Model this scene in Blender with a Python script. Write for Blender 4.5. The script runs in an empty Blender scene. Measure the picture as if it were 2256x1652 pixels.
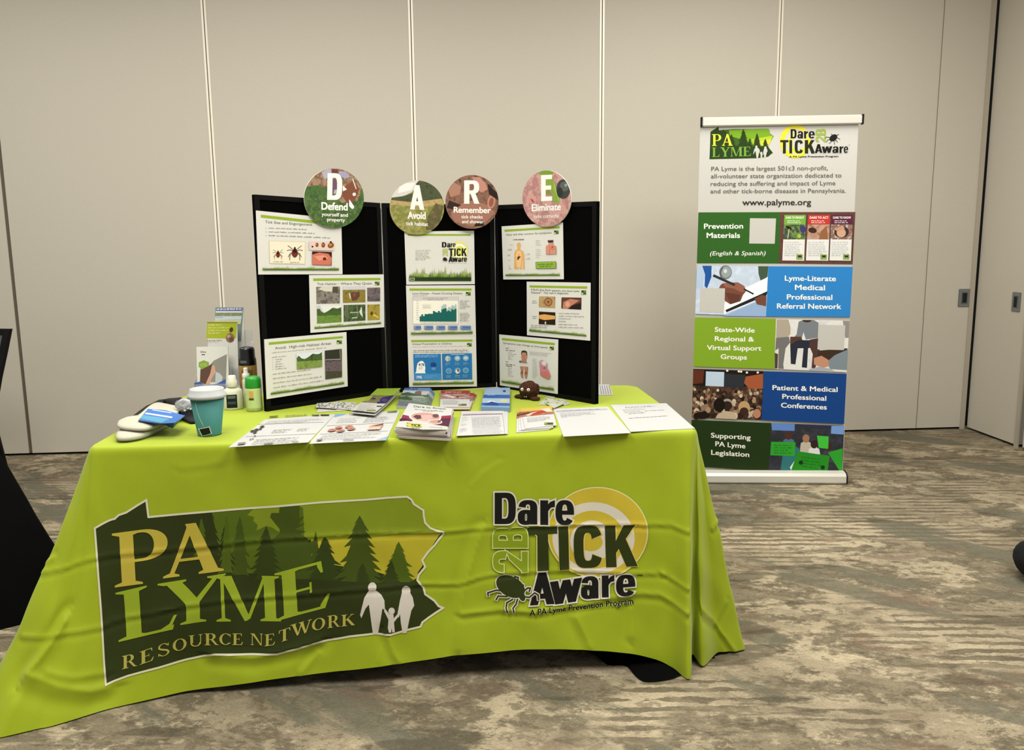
import bpy, bmesh, math, random
import numpy as np
from mathutils import Vector, Matrix, noise
from mathutils.geometry import tessellate_polygon

# ------------------------------------------------------------------ camera
W, H = 2256, 1652
FPX, CAMH, PIT, ROL = 1800.8, 1.31273, 0.154852, -0.0100315
sc = bpy.context.scene
COL = sc.collection
cp, sp, cr, sr = math.cos(PIT), math.sin(PIT), math.cos(ROL), math.sin(ROL)
FW = np.array([0, cp, -sp]); _u = np.array([0, sp, cp]); _r = np.array([1.0, 0, 0])
RT = _r * cr + _u * sr; UP = -_r * sr + _u * cr
CC = np.array([0, 0, CAMH])
cam = bpy.data.cameras.new('camera'); cam.sensor_width = 36; cam.lens = 36 * FPX / W
cam.clip_start = 0.05; cam.clip_end = 100
camo = bpy.data.objects.new('camera', cam); COL.objects.link(camo)
camo.matrix_world = Matrix(((RT[0], UP[0], -FW[0], 0), (RT[1], UP[1], -FW[1], 0), (RT[2], UP[2], -FW[2], CAMH), (0, 0, 0, 1)))
sc.camera = camo

# ------------------------------------------------------------------ world, lights, exposure
sc.view_settings.view_transform = 'Standard'
sc.view_settings.look = 'None'
sc.view_settings.exposure = 0.0
sc.view_settings.gamma = 1.0
sc.view_settings.use_curve_mapping = False
wd = bpy.data.worlds.new('world'); sc.world = wd; wd.use_nodes = True
bg = wd.node_tree.nodes['Background']; bg.inputs[0].default_value = (1.0, .975, .93, 1); bg.inputs[1].default_value = 0.50


def area(name, loc, sx, sy, power, col=(1, .972, .915), rot=(0, 0, 0)):
    l = bpy.data.lights.new(name, 'AREA'); l.shape = 'RECTANGLE'; l.size = sx; l.size_y = sy
    l.energy = power; l.color = col
    o = bpy.data.objects.new(name, l); COL.objects.link(o); o.location = loc; o.rotation_euler = rot
    return o


area('ceiling_lamp_or_fill', (-1.2, 1.2, 3.35), 1.6, 1.6, 94)
area('ceiling_lamp_or_fill', (1.6, 1.2, 3.35), 1.6, 1.6, 110)
area('ceiling_lamp_or_fill', (-1.0, 3.4, 3.35), 1.6, 1.2, 56)
area('ceiling_lamp_or_fill', (-3.1, 3.3, 3.35), 1.4, 1.2, 42)  # added fill light, brightens the upper left of the back wall
area('ceiling_lamp_or_fill', (1.6, 3.6, 3.35), 1.6, 1.2, 76)


# ------------------------------------------------------------------ projection helpers (pixel of the photo -> point on a real surface)
def ray(x, y):
    return FW + RT * ((x - W / 2) / FPX) + UP * ((H / 2 - y) / FPX)


def onz(x, y, z):
    d = ray(x, y); return CC + d * ((z - CAMH) / d[2])


def project(X):
    d = np.asarray(X, float) - CC; z = d @ FW
    return np.stack([W / 2 + FPX * (d @ RT) / z, H / 2 - FPX * (d @ UP) / z], -1)


def pxm(X):
    return FPX / ((np.asarray(X, float) - CC) @ FW)


class Plane:
    def __init__(s, o, u, v):
        s.o = np.array(o, float); s.u = np.array(u, float); s.u /= np.linalg.norm(s.u)
        v = np.array(v, float); v = v - s.u * (v @ s.u); s.v = v / np.linalg.norm(v); s.n = np.cross(s.u, s.v)

    def px(s, x, y):
        d = ray(x, y); t = ((s.o - CC) @ s.n) / (d @ s.n); q = CC + d * t - s.o
        return (q @ s.u, q @ s.v)

    def world(s, u, v, w=0):
        return s.o + s.u * u + s.v * v + s.n * w

    def shifted(s, w):
        return Plane(s.o + s.n * w, s.u, s.v)


# ------------------------------------------------------------------ materials
def lin(c):
    c = c / 255.0
    return c / 12.92 if c <= .04045 else ((c + .055) / 1.055) ** 2.4


def rgb(h):
    if isinstance(h, str): h = [int(h[i:i + 2], 16) for i in (0, 2, 4)]
    return tuple(lin(c) for c in h) + (1,)


MATS = {}
MINFO = {}


def newmat(name):
    m = bpy.data.materials.new(name); m.use_nodes = True
    nt = m.node_tree
    return m, nt, nt.nodes['Principled BSDF']


def ink(h, rough=.55, spec=.15, metal=0):
    """printed or plain coloured surface with a faint procedural grain"""
    k = (h, rough, spec, metal)
    if k in MATS: return MATS[k]
    m, nt, b = newmat('surface_' + (h if isinstance(h, str) else '%02x%02x%02x' % tuple(h)))
    c = rgb(h)
    n = nt.nodes.new('ShaderNodeTexNoise'); n.inputs['Scale'].default_value = 320; n.inputs['Detail'].default_value = 1
    tc = nt.nodes.new('ShaderNodeTexCoord'); nt.links.new(tc.outputs['Object'], n.inputs['Vector'])
    mx = nt.nodes.new('ShaderNodeMix'); mx.data_type = 'RGBA'
    nt.links.new(n.outputs['Fac'], mx.inputs[0])
    mx.inputs[6].default_value = tuple(x * .94 for x in c[:3]) + (1,)
    mx.inputs[7].default_value = tuple(min(1, x * 1.06) for x in c[:3]) + (1,)
    nt.links.new(mx.outputs[2], b.inputs['Base Color'])
    b.inputs['Roughness'].default_value = rough
    b.inputs['Specular IOR Level'].default_value = spec
    b.inputs['Metallic'].default_value = metal
    MATS[k] = m; MINFO[m.name] = ('ink', h, (rough, spec, metal))
    return m


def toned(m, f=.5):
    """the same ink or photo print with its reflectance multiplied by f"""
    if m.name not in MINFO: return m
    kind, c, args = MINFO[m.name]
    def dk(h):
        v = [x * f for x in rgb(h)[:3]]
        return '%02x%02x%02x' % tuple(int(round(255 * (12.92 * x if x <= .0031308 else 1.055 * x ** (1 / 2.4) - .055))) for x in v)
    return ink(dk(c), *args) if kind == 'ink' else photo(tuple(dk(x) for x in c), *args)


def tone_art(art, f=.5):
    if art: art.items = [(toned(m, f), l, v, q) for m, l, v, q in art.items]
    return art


def photo(cols, scale=40, stretch=(1, 1, 1), detail=4, seed=0):
    """a printed photo texture: noise through several colours"""
    k = ('photo', tuple(cols), scale, stretch, seed)
    if k in MATS: return MATS[k]
    m, nt, b = newmat('photo_print')
    tc = nt.nodes.new('ShaderNodeTexCoord'); mp = nt.nodes.new('ShaderNodeMapping')
    mp.inputs['Scale'].default_value = stretch; mp.inputs['Location'].default_value = (seed * 3.1, seed, seed * 1.7)
    nt.links.new(tc.outputs['Object'], mp.inputs[0])
    n = nt.nodes.new('ShaderNodeTexNoise'); n.inputs['Scale'].default_value = scale; n.inputs['Detail'].default_value = detail
    n.inputs['Roughness'].default_value = .65
    nt.links.new(mp.outputs[0], n.inputs['Vector'])
    r = nt.nodes.new('ShaderNodeValToRGB'); nt.links.new(n.outputs['Fac'], r.inputs[0])
    e = r.color_ramp.elements
    while len(e) < len(cols): e.new(.5)
    for i, c in enumerate(cols):
        e[i].position = .3 + .4 * i / max(1, len(cols) - 1); e[i].color = rgb(c)
    nt.links.new(r.outputs[0], b.inputs['Base Color'])
    b.inputs['Roughness'].default_value = .5; b.inputs['Specular IOR Level'].default_value = .3
    MATS[k] = m; MINFO[m.name] = ('photo', tuple(cols), (scale, stretch, detail, seed))
    return m


def clearmat(name, tint=(.93, .95, .96), a=.82):
    m, nt, b = newmat(name)
    nt.nodes.remove(b)
    t = nt.nodes.new('ShaderNodeBsdfTransparent'); t.inputs[0].default_value = tint + (1,)
    g = nt.nodes.new('ShaderNodeBsdfGlossy'); g.inputs['Roughness'].default_value = .08; g.inputs[0].default_value = (.9, .9, .9, 1)
    d = nt.nodes.new('ShaderNodeBsdfDiffuse'); d.inputs[0].default_value = (.75, .76, .76, 1)
    f = nt.nodes.new('ShaderNodeFresnel'); f.inputs[0].default_value = 1.45
    m1 = nt.nodes.new('ShaderNodeMixShader'); m1.inputs[0].default_value = 1 - a
    nt.links.new(t.outputs[0], m1.inputs[1]); nt.links.new(d.outputs[0], m1.inputs[2])
    m2 = nt.nodes.new('ShaderNodeMixShader'); nt.links.new(f.outputs[0], m2.inputs[0])
    nt.links.new(m1.outputs[0], m2.inputs[1]); nt.links.new(g.outputs[0], m2.inputs[2])
    nt.links.new(m2.outputs[0], nt.nodes['Material Output'].inputs[0])
    return m


def fabric(name, c1, c2, scale=300, rough=.85, bump=.15, sheen=0.0, spec=.2):
    m, nt, b = newmat(name)
    tc = nt.nodes.new('ShaderNodeTexCoord')
    n = nt.nodes.new('ShaderNodeTexNoise'); n.inputs['Scale'].default_value = scale; n.inputs['Detail'].default_value = 3
    nt.links.new(tc.outputs['Object'], n.inputs['Vector'])
    mx = nt.nodes.new('ShaderNodeMix'); mx.data_type = 'RGBA'
    nt.links.new(n.outputs['Fac'], mx.inputs[0]); mx.inputs[6].default_value = rgb(c1); mx.inputs[7].default_value = rgb(c2)
    nt.links.new(mx.outputs[2], b.inputs['Base Color'])
    bp = nt.nodes.new('ShaderNodeBump'); bp.inputs['Strength'].default_value = bump; bp.inputs['Distance'].default_value = .002
    nt.links.new(n.outputs['Fac'], bp.inputs['Height']); nt.links.new(bp.outputs[0], b.inputs['Normal'])
    b.inputs['Roughness'].default_value = rough; b.inputs['Specular IOR Level'].default_value = spec
    if sheen: b.inputs['Sheen Weight'].default_value = sheen
    return m


# ------------------------------------------------------------------ object helpers
def tag(o, label=None, cat=None, group=None, kind=None):
    if label: o['label'] = label
    if cat: o['category'] = cat
    if group: o['group'] = group
    if kind: o['kind'] = kind
    return o


def thing(name, base, label, cat, group=None):
    o = bpy.data.objects.new(name, None); COL.objects.link(o); o.location = base
    o.empty_display_size = .05
    return tag(o, label, cat, group)


def obj(name, bm, mats, parent=None, base=None, smooth=False):
    """bm holds world coordinates; the object gets its origin at base (or at its parent's)"""
    if not isinstance(mats, (list, tuple)): mats = [mats]
    if parent is not None:
        p = parent; off = Vector((0, 0, 0))
        while p is not None: off += p.location; p = p.parent
    else:
        if base is None:
            vs = [v.co for v in bm.verts]
            base = (sum(v.x for v in vs) / len(vs), sum(v.y for v in vs) / len(vs), min(v.z for v in vs))
        off = Vector(base)
    for v in bm.verts: v.co -= off
    me = bpy.data.meshes.new(name); bm.to_mesh(me); bm.free()
    for m in mats: me.materials.append(m)
    if smooth:
        for p_ in me.polygons: p_.use_smooth = True
    o = bpy.data.objects.new(name, me); COL.objects.link(o)
    if parent is not None: o.parent = parent
    else: o.location = off
    return o


def box(bm, c, u, v, w, mi=0):
    """box centred at c with half vectors u, v, w"""
    c, u, v, w = map(lambda a: np.array(a, float), (c, u, v, w))
    vs = [bm.verts.new(c + a * u + b * v + d * w) for d in (-1, 1) for b in (-1, 1) for a in (-1, 1)]
    fs = []
    for f in ((0, 2, 3, 1), (4, 5, 7, 6), (0, 1, 5, 4), (2, 6, 7, 3), (0, 4, 6, 2), (1, 3, 7, 5)):
        g = bm.faces.new([vs[i] for i in f]); g.material_index = mi; fs.append(g)
    return fs


def prism(bm, top, down, mi=0, side=None):
    """top: list of 3D points counter-clockwise seen from outside; extruded by vector down"""
    a = [bm.verts.new(p) for p in top]; b = [bm.verts.new(np.array(p) + down) for p in top]
    n = len(a)
    f = bm.faces.new(a); f.material_index = mi
    f = bm.faces.new(b[::-1]); f.material_index = mi if side is None else side
    for i in range(n):
        j = (i + 1) % n
        f = bm.faces.new((a[i], b[i], b[j], a[j])); f.material_index = mi if side is None else side


def lathe(bm, c, prof, seg=40, mi=0, sy=1.0, rot=0, smooth=True, a0=0, a1=2 * math.pi):
    c = np.array(c, float); full = abs(a1 - a0 - 2 * math.pi) < 1e-6
    n = seg if full else seg + 1
    rings = []
    for r, z in prof:
        rg = []
        for i in range(n):
            a = a0 + (a1 - a0) * i / seg
            x, y = r * math.cos(a), r * sy * math.sin(a)
            rg.append(bm.verts.new(c + np.array([x * math.cos(rot) - y * math.sin(rot), x * math.sin(rot) + y * math.cos(rot), z])))
        rings.append(rg)
    for k in range(len(rings) - 1):
        for i in range(seg):
            j = (i + 1) % n
            f = bm.faces.new((rings[k][i], rings[k][j], rings[k + 1][j], rings[k + 1][i])); f.material_index = mi; f.smooth = smooth
    if full:
        if prof[0][0] > 1e-6:
            f = bm.faces.new(rings[0][::-1]); f.material_index = mi
        if prof[-1][0] > 1e-6:
            f = bm.faces.new(rings[-1]); f.material_index = mi


# ------------------------------------------------------------------ lettering
_tc = {}


def text_mesh(s, off=0.0, shear=0.0):
    """triangles of a string in the built-in sans face: (verts Nx2, faces, advance width, cap height)"""
    k = (s, off, shear)
    if k in _tc: return _tc[k]
    c = bpy.data.curves.new('lettering', 'FONT'); c.body = s; c.offset = off; c.shear = shear; c.resolution_u = 3
    o = bpy.data.objects.new('lettering', c)
    me = o.to_mesh()
    v = np.array([w.co[:2] for w in me.vertices]).reshape(-1, 2)
    f = [tuple(p.vertices) for p in me.polygons]
    o.to_mesh_clear(); bpy.data.objects.remove(o); bpy.data.curves.remove(c)
    x0, x1 = v[:, 0].min(), v[:, 0].max()
    v[:, 0] -= x0
    _tc[k] = (v, f, x1 - x0, .70)
    return _tc[k]


def ring(cx, cy, A, B, tx, ty, a0=0, a1=360, n=2.0, seg=20):
    """arc of a superelliptic ring as one polygon (a full ring as two)"""
    if a1 - a0 >= 359.9:
        return ring(cx, cy, A, B, tx, ty, a0, a0 + 180, n, seg) + ring(cx, cy, A, B, tx, ty, a0 + 180, a0 + 360, n, seg)
    def pt(a, A, B):
        c, s = math.cos(a), math.sin(a)
        return (cx + A * math.copysign(abs(c) ** (2 / n), c), cy + B * math.copysign(abs(s) ** (2 / n), s))
    an = [math.radians(a0 + (a1 - a0) * i / seg) for i in range(seg + 1)]
    return [[pt(a, A, B) for a in an] + [pt(a, A - tx, B - ty) for a in an[::-1]]]


def R_(x0, y0, x1, y1): return [(x0, y0), (x1, y0), (x1, y1), (x0, y1)]


def heavy(ch):
    """condensed heavy sans capitals and the lower case the logos need: (polygons, advance)"""
    s = .21; h = .17
    if ch == 'D': return [R_(0, 0, s, 1), R_(s - .01, 0, .32, h), R_(s - .01, 1 - h, .32, 1)] + ring(.28, .5, .33, .5, s, h, -90, 90, 3), .66
    if ch == 'T': return [R_(0, .83, .58, 1), R_(.185, 0, .395, .84)], .61
    if ch == 'I': return [R_(0, 0, s, 1)], .27
    if ch == 'C': return ring(.29, .5, .29, .5, s - .01, h, 22, 338, 3.2, 30), .63
    if ch == 'K': return [R_(0, 0, s, 1), [(s - .01, .32), (s - .01, .60), (.38, 1), (.61, 1)], [(.24, .52), (.40, .70), (.64, 0), (.41, 0)]], .65
    if ch == 'A': return [[(0, 0), (.20, 0), (.41, 1), (.215, 1)], [(.62, 0), (.42, 0), (.215, 1), (.41, 1)], R_(.15, .18, .47, .34)], .64
    if ch == 'R': return [R_(0, 0, s, 1), R_(s - .01, .84, .32, 1), R_(s - .01, .42, .32, .57)] + ring(.28, .71, .31, .29, s - .01, .15, -90, 90, 2.8) + [[(.24, .46), (.44, .46), (.60, 0), (.40, 0)]], .63
    if ch == 'E': return [R_(0, 0, s, 1), R_(s - .01, 0, .5, h), R_(s - .01, .83, .5, 1), R_(s - .01, .43, .46, .59)], .54
    if ch == 'B': return [R_(0, 0, s, 1), R_(s - .01, 0, .32, .16), R_(s - .01, .84, .32, 1), R_(s - .01, .43, .32, .57)] + ring(.28, .72, .29, .28, .19, .15, -90, 90, 2.8) + ring(.28, .29, .32, .29, .2, .15, -90, 90, 2.8), .63
    if ch == '2': return ring(.28, .69, .28, .31, .2, .16, -12, 180, 2.6) + [[(.34, .52), (.555, .62), (.27, .16), (.02, .16)], R_(0, 0, .55, .17)], .6
    if ch == 'a': return ring(.22, .22, .22, .23, .19, .12, 0, 360, 2.6) + [R_(.33, 0, .52, .55)] + ring(.27, .49, .25, .26, .19, .13, 0, 172, 2.6), .56
    if ch == 'r': return [R_(0, 0, s, .75), [(s - .02, .38), (s - .02, .60), (.26, .70), (.39, .76), (.39, .55), (.29, .53), (.24, .47)]], .41
    if ch == 'e': return ring(.265, .375, .265, .375, .19, .13, 5, 325, 2.6, 30) + [R_(.1, .31, .53, .43)], .56
    if ch == 'w': return [[(0, .75), (.19, .75), (.30, 0), (.12, 0)], [(.12, 0), (.30, 0), (.47, .75), (.30, .75)], [(.30, .75), (.47, .75), (.60, 0), (.42, 0)], [(.42, 0), (.60, 0), (.75, .75), (.56, .75)]], .77
    return [], .25


def serif(ch):
    """roman serif capitals"""
    s = .19; t = .045
    def stem(x, w=s): return [R_(x, 0, x + w, 1), [(x - .10, 0), (x + w + .10, 0), (x + w + .10, .035), (x + w, .075), (x, .075), (x - .10, .035)], [(x - .10, 1), (x - .10, .965), (x, .925), (x + w, .925), (x + w + .10, .965), (x + w + .10, 1)]]
    def foot(x, w): return [[(x - .085, 0), (x + w + .085, 0), (x + w + .085, .035), (x + w, .075), (x, .075), (x - .085, .035)]]
    def head(x, w): return [[(x - .085, 1), (x - .085, .965), (x, .925), (x + w, .925), (x + w + .085, .965), (x + w + .085, 1)]]
    if ch == 'P': return stem(.1) + [R_(.28, .95, .42, 1), R_(.28, .42, .42, .47)] + ring(.40, .71, .36, .29, .19, .05, -90, 90, 2.2), .82
    if ch == 'R': return stem(.1) + [R_(.28, .95, .40, 1), R_(.28, .45, .42, .50)] + ring(.38, .725, .33, .275, .18, .05, -90, 90, 2.2) + [[(.38, .48), (.54, .50), (.82, .05), (.92, .035), (.92, 0), (.70, 0)]], .92
    if ch == 'A': return [[(.09, .05), (.16, .05), (.50, 1), (.40, 1)], [(.60, .05), (.82, .05), (.52, 1), (.36, 1)], R_(.24, .28, .66, .335)] + foot(.085, .07) + foot(.61, .2), .98
    if ch == 'L': return stem(.1) + [R_(.28, 0, .66, .055), [(.52, .05), (.66, .05), (.74, .28), (.70, .28), (.64, .13)], [(.6, 0), (.68, 0), (.70, .1), (.6, .06)]], .80
    if ch == 'Y': return [[(.06, 1), (.28, 1), (.54, .50), (.36, .44)], [(.76, 1), (.83, 1), (.54, .44), (.46, .48)], R_(.36, 0, .55, .5)] + head(.06, .22) + head(.74, .08) + foot(.36, .19), .95
    if ch == 'M': return [R_(.1, 0, .16, 1), [(.1, 1), (.30, 1), (.60, .06), (.50, 0)], [(.52, 0), (.60, .06), (.92, 1), (.86, 1)], R_(.86, 0, 1.06, 1)] + foot(.09, .08) + foot(.86, .2) + head(.1, .12) + head(.92, .14), 1.2
    if ch == 'N': return [R_(.1, 0, .16, 1), [(.06, 1), (.28, 1), (.86, 0), (.76, 0)], R_(.80, 0, .86, 1)] + foot(.09, .08) + head(.06, .1) + head(.79, .08), .98
    if ch == 'E': return stem(.1) + [R_(.28, .945, .64, 1), R_(.28, 0, .68, .055), R_(.28, .48, .50, .53), [(.60, 1), (.66, 1), (.68, .76), (.645, .76), (.6, .9)], [(.6, 0), (.68, 0), (.76, .28), (.72, .28), (.62, .1)], [(.48, .40), (.51, .40), (.51, .62), (.48, .62)]], .82
    if ch == 'S': return ring(.33, .73, .27, .27, .10, .05, 20, 200, 2) + ring(.36, .26, .29, .26, .11, .05, -160, 20, 2) + [[(.06, .72), (.17, .66), (.36, .56), (.56, .46), (.65, .30), (.54, .28), (.46, .38), (.24, .48), (.10, .58)], [(.55, .74), (.61, .74), (.61, .98), (.57, .95)], [(.07, .26), (.13, .26), (.10, .04), (.07, .03)]], .74
    if ch == 'O': return ring(.47, .5, .45, .5, .19, .055, 0, 360, 2), .98
    if ch == 'C': return ring(.47, .5, .45, .5, .19, .055, 42, 318, 2, 30) + [[(.76, .68), (.81, .68), (.81, .97), (.77, .92)], [(.78, .18), (.84, .24), (.80, .12)]], .90
    if ch == 'U': return [R_(.1, .32, .28, 1), R_(.74, .32, .80, 1)] + ring(.45, .34, .35, .34, .12, .08, 180, 360, 2.2) + head(.1, .18) + head(.73, .08), .94
    if ch == 'T': return [R_(.28, 0, .47, 1), R_(.02, .945, .74, 1), [(.02, 1), (0, .74), (.035, .74), (.09, .9)], [(.74, 1), (.76, .74), (.725, .74), (.67, .9)]] + foot(.28, .19), .80
    if ch == 'W': return [[(.04, 1), (.24, 1), (.46, .06), (.36, 0)], [(.36, 0), (.46, .06), (.68, 1), (.62, 1)], [(.52, 1), (.72, 1), (.92, .06), (.82, 0)], [(.82, 0), (.92, .06), (1.17, 1), (1.11, 1)]] + head(.04, .2) + head(.54, .16) + head(1.09, .08), 1.24
    if ch == 'K': return stem(.1) + [[(.28, .44), (.28, .52), (.72, 1), (.79, 1)], [(.34, .56), (.48, .66), (.90, .04), (.92, 0), (.70, 0)]] + head(.70, .08), .93
    return [], .32


def grow(poly, d):
    """offset a polygon outwards"""
    n = len(poly); a = sum(poly[i][0] * poly[(i + 1) % n][1] - poly[(i + 1) % n][0] * poly[i][1] for i in range(n))
    sg = 1 if a > 0 else -1
    out = []
    for i in range(n):
        p0, p1, p2 = np.array(poly[i - 1], float), np.array(poly[i], float), np.array(poly[(i + 1) % n], float)
        e1, e2 = p1 - p0, p2 - p1
        l1, l2 = np.linalg.norm(e1), np.linalg.norm(e2)
        if l1 < 1e-9 or l2 < 1e-9: out.append(tuple(p1)); continue
        n1 = np.array([e1[1], -e1[0]]) / l1 * sg; n2 = np.array([e2[1], -e2[0]]) / l2 * sg
        m = n1 + n2; k = m @ m
        m = n1 * d if k < .3 else m * (2 / k) * d
        out.append(tuple(p1 + m))
    return out


# ------------------------------------------------------------------ printed artwork, drawn in the photo's pixels and laid on a real surface
class Art:
    def __init__(s, zoom=None):
        s.items = []; s.layer = 0; s.z = zoom or (0, 0, 1); s.rnd = random.Random(5)

    def zoom(s, *z): s.z = z; return s

    def T(s, p): return (s.z[0] + p[0] / s.z[2], s.z[1] + p[1] / s.z[2])

    def tri(s, m, vs, fs):
        s.layer += 1; s.items.append((m, s.layer, [s.T(p) for p in vs], fs))

    def polys(s, m, ps):
        if len(ps) > 1:
            for k, p in enumerate(ps): s.polys(m, [p]); s.layer -= .85
            s.layer += .85; return
        vs, fs = [], []
        for p in ps:
            n = len(vs)
            if len(p) <= 3: fs.append(tuple(range(n, n + len(p))))
            else:
                for t in tessellate_polygon([[Vector((q[0], q[1], 0)) for q in p]]): fs.append(tuple(n + i for i in t))
            vs += list(p)
        s.tri(m, vs, fs)

    def poly(s, m, *p): s.polys(m, [list(p)])

    def rect(s, m, x0, y0, x1, y1): s.poly(m, (x0, y0), (x1, y0), (x1, y1), (x0, y1))

    def ell(s, m, cx, cy, rx, ry, rot=0, n=28, a0=0, a1=360):
        r = math.radians(rot); c, q = math.cos(r), math.sin(r)
        n_ = n if a1 - a0 < 360 else n - 1
        pts = []
        for i in range(n_ + 1):
            a = math.radians(a0 + (a1 - a0) * i / n); x, y = rx * math.cos(a), ry * math.sin(a)
            pts.append((cx + x * c - y * q, cy + x * q + y * c))
        s.polys(m, [pts])

    def line(s, m, pts, w):
        ps = []
        for (x0, y0), (x1, y1) in zip(pts, pts[1:]):
            dx, dy = x1 - x0, y1 - y0; l = math.hypot(dx, dy) or 1
            nx, ny = -dy / l * w / 2, dx / l * w / 2; ex_, ey_ = dx / l * w * .3, dy / l * w * .3
            ps.append([(x0 + nx - ex_, y0 + ny - ey_), (x1 + nx + ex_, y1 + ny + ey_), (x1 - nx + ex_, y1 - ny + ey_), (x0 - nx - ex_, y0 - ny - ey_)])
        s.polys(m, ps)

    def text(s, m, st, p0, p1, cap, off=0.0, shear=0.0, slant=0.0, fit=True, align='l'):
        """string from baseline start p0 to baseline end p1, capitals cap tall"""
        v, f, w, ch = text_mesh(st, 0.0, shear)
        dx, dy = p1[0] - p0[0], p1[1] - p0[1]
        o = off
        shifts = [(0, 0)] if o <= 0 else [(-o, -o * .7), (o, -o * .7), (-o, o * .7), (o, o * .7)] + ([(0, 0)] if o > .03 else [])
        lay = s.layer
        for k, (sx_, sy_) in enumerate(shifts):
            out = []
            for x, y in v:
                a = (x + sx_ + o) / (w + 2 * o); b = (y + sy_ + o * .7) / (ch + 1.4 * o) * cap
                out.append((p0[0] + dx * a + slant * b, p0[1] + dy * a - b))
            s.layer = lay + .2 * k
            s.tri(m, out, f)
        s.layer = lay + 1.8

    def glyphs(s, m, st, fn, p0, p1, cap0, cap1=None, outline=0, base=None, slant=0.0, top=None):
        cap1 = cap1 or cap0
        x = 0; lay = []
        for ch in st:
            g, a = fn(ch); lay.append((g, x)); x += a
        tot = x - (.05 if fn is serif else .04)
        ps = []
        for g, x0 in lay:
            for p in g:
                q = []
                for (px_, py_) in p:
                    k = (px_ + x0) / tot
                    bx, by = p0[0] + (p1[0] - p0[0]) * k, p0[1] + (p1[1] - p0[1]) * k
                    if base: by += base(k)
                    c = (cap0 + (cap1 - cap0) * k) * py_
                    q.append((bx + slant * c, by - c))
                if outline: q = grow(q, outline)
                ps.append(q)
        s.polys(m, ps)

    def greek(s, m, p0, p1, h, words=6, seed=1, ragged=0.0):
        """one line of lettering too small to read"""
        r = random.Random(seed * 77 + int(p0[1] * 3)); x = 0.0; ps = []
        end = 1 - ragged * r.random()
        while x < end - .01:
            w = min((.4 + r.random()) / words, end - x)
            a, b = x, x + w * .84
            f = lambda k, dy: (p0[0] + (p1[0] - p0[0]) * k, p0[1] + (p1[1] - p0[1]) * k + dy)
            n = max(2, int(w * words * 5))
            for i in range(n):
                u0 = a + (b - a) * i / n; u1 = a + (b - a) * (i + .74) / n
                hh = h * (.95 if r.random() > .68 else .6)
                ps.append([f(u0, 0), f(u1, 0), f(u1, -hh), f(u0, -hh)])
            x += w
        if ps: s.polys(m, ps)

    def para(s, m, p0, p1, dy, n, h, words=6, seed=1, ragged=.25, dx=0.0):
        for i in range(n):
            s.greek(m, (p0[0] + dx * i, p0[1] + dy * i), (p1[0] + dx * i, p1[1] + dy * i), h, words, seed + i, ragged if i < n - 1 else .6)

    def grass(s, p0, p1, h, seed=1, cols=('8a9a4a', '66802f', '44602a')):
        r = random.Random(seed); L = math.hypot(p1[0] - p0[0], p1[1] - p0[1])
        for li, c in enumerate(cols):
            n = max(70, int(L / h * 13)); pts = [p0]
            hh = h * (1 - .26 * li); ph = seed * 1.7 + li
            for i in range(n):
                k = i / n; k2 = (i + .5) / n
                env = .70 + .10 * math.sin(k * 17 + ph) + .08 * math.sin(k * 41 + ph * 2)
                f_ = lambda kk, a_: (p0[0] + (p1[0] - p0[0]) * kk, p0[1] + (p1[1] - p0[1]) * kk - hh * a_)
                pts += [f_(k, env * (.45 + .2 * r.random())), f_(k2, env * (.8 + .6 * r.random() ** 2))]
            pts += [f_(1, .5), p1]
            s.polys(ink(c), [pts])

    def conifer(s, m, cx, top, bot, w, seed=1, lean=0):
        r = random.Random(seed); n = 9; L, Rr = [], []
        for i in range(1, n + 1):
            k = i / n; y = top + (bot - top) * k; ww = w / 2 * (k ** .75)
            x = cx + lean * k
            L += [(x - ww * (.8 + .5 * r.random()), y + (bot - top) * .02 * r.random()), (x - ww * (.58 + .12 * r.random()), y - (bot - top) * .02)]
            Rr += [(x + ww * (.8 + .5 * r.random()), y + (bot - top) * .02 * r.random()), (x + ww * (.58 + .12 * r.random()), y - (bot - top) * .02)]
        s.polys(m, [[(cx, top)] + Rr + L[::-1]])

    def family(s, m, f):
        """man, child and woman hand in hand; f maps drawing units to the page"""
        el = lambda cx, cy, rx, ry: [f((cx + rx * math.cos(a * .3142), cy + ry * math.sin(a * .3142))) for a in range(20)]
        P = [el(965, 802, 32, 36), [f(q) for q in ((940, 825), (905, 880), (873, 1010), (883, 1035), (915, 960), (940, 930), (950, 1000), (960, 1080), (970, 1155), (1007, 1158), (1030, 1040), (1042, 962), (1062, 972), (1057, 900), (1035, 860), (990, 825))],
             el(1112, 980, 24, 26), [f(q) for q in ((1098, 1005), (1062, 962), (1055, 980), (1088, 1045), (1083, 1110), (1092, 1145), (1108, 1145), (1110, 1110), (1118, 1145), (1136, 1140), (1130, 1065), (1165, 1020), (1160, 1000), (1128, 1035), (1126, 1005))],
             el(1221, 832, 33, 40), [f(q) for q in ((1190, 840), (1175, 900), (1155, 1010), (1166, 1030), (1176, 1000), (1182, 1070), (1195, 1150), (1226, 1147), (1245, 1050), (1262, 975), (1283, 940), (1272, 880), (1250, 840))]]
        s.polys(m, P)


def bake(bm, art, fmap, mats, eps=.00003, base=.0004):
    """adds the artwork to bm; fmap(list of pixels, height) -> 3D points"""
    idx = {}
    for i, m in enumerate(mats): idx[m.name] = i
    for m, lay, vs, fs in art.items:
        if m.name not in idx: idx[m.name] = len(mats); mats.append(m)
        pts = fmap(vs, base + eps * lay)
        bv = [bm.verts.new(p) for p in pts]
        for f in fs:
            try: g = bm.faces.new([bv[i] for i in f]); g.material_index = idx[m.name]
            except ValueError: pass


def planemap(P):
    def f(vs, w): return [P.world(*P.px(x, y), w) for x, y in vs]
    return f


def face_out(bm, n):
    n = Vector(n)
    for f in bm.faces:
        f.normal_update()


PAPER = 'd3d2ca'


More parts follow.
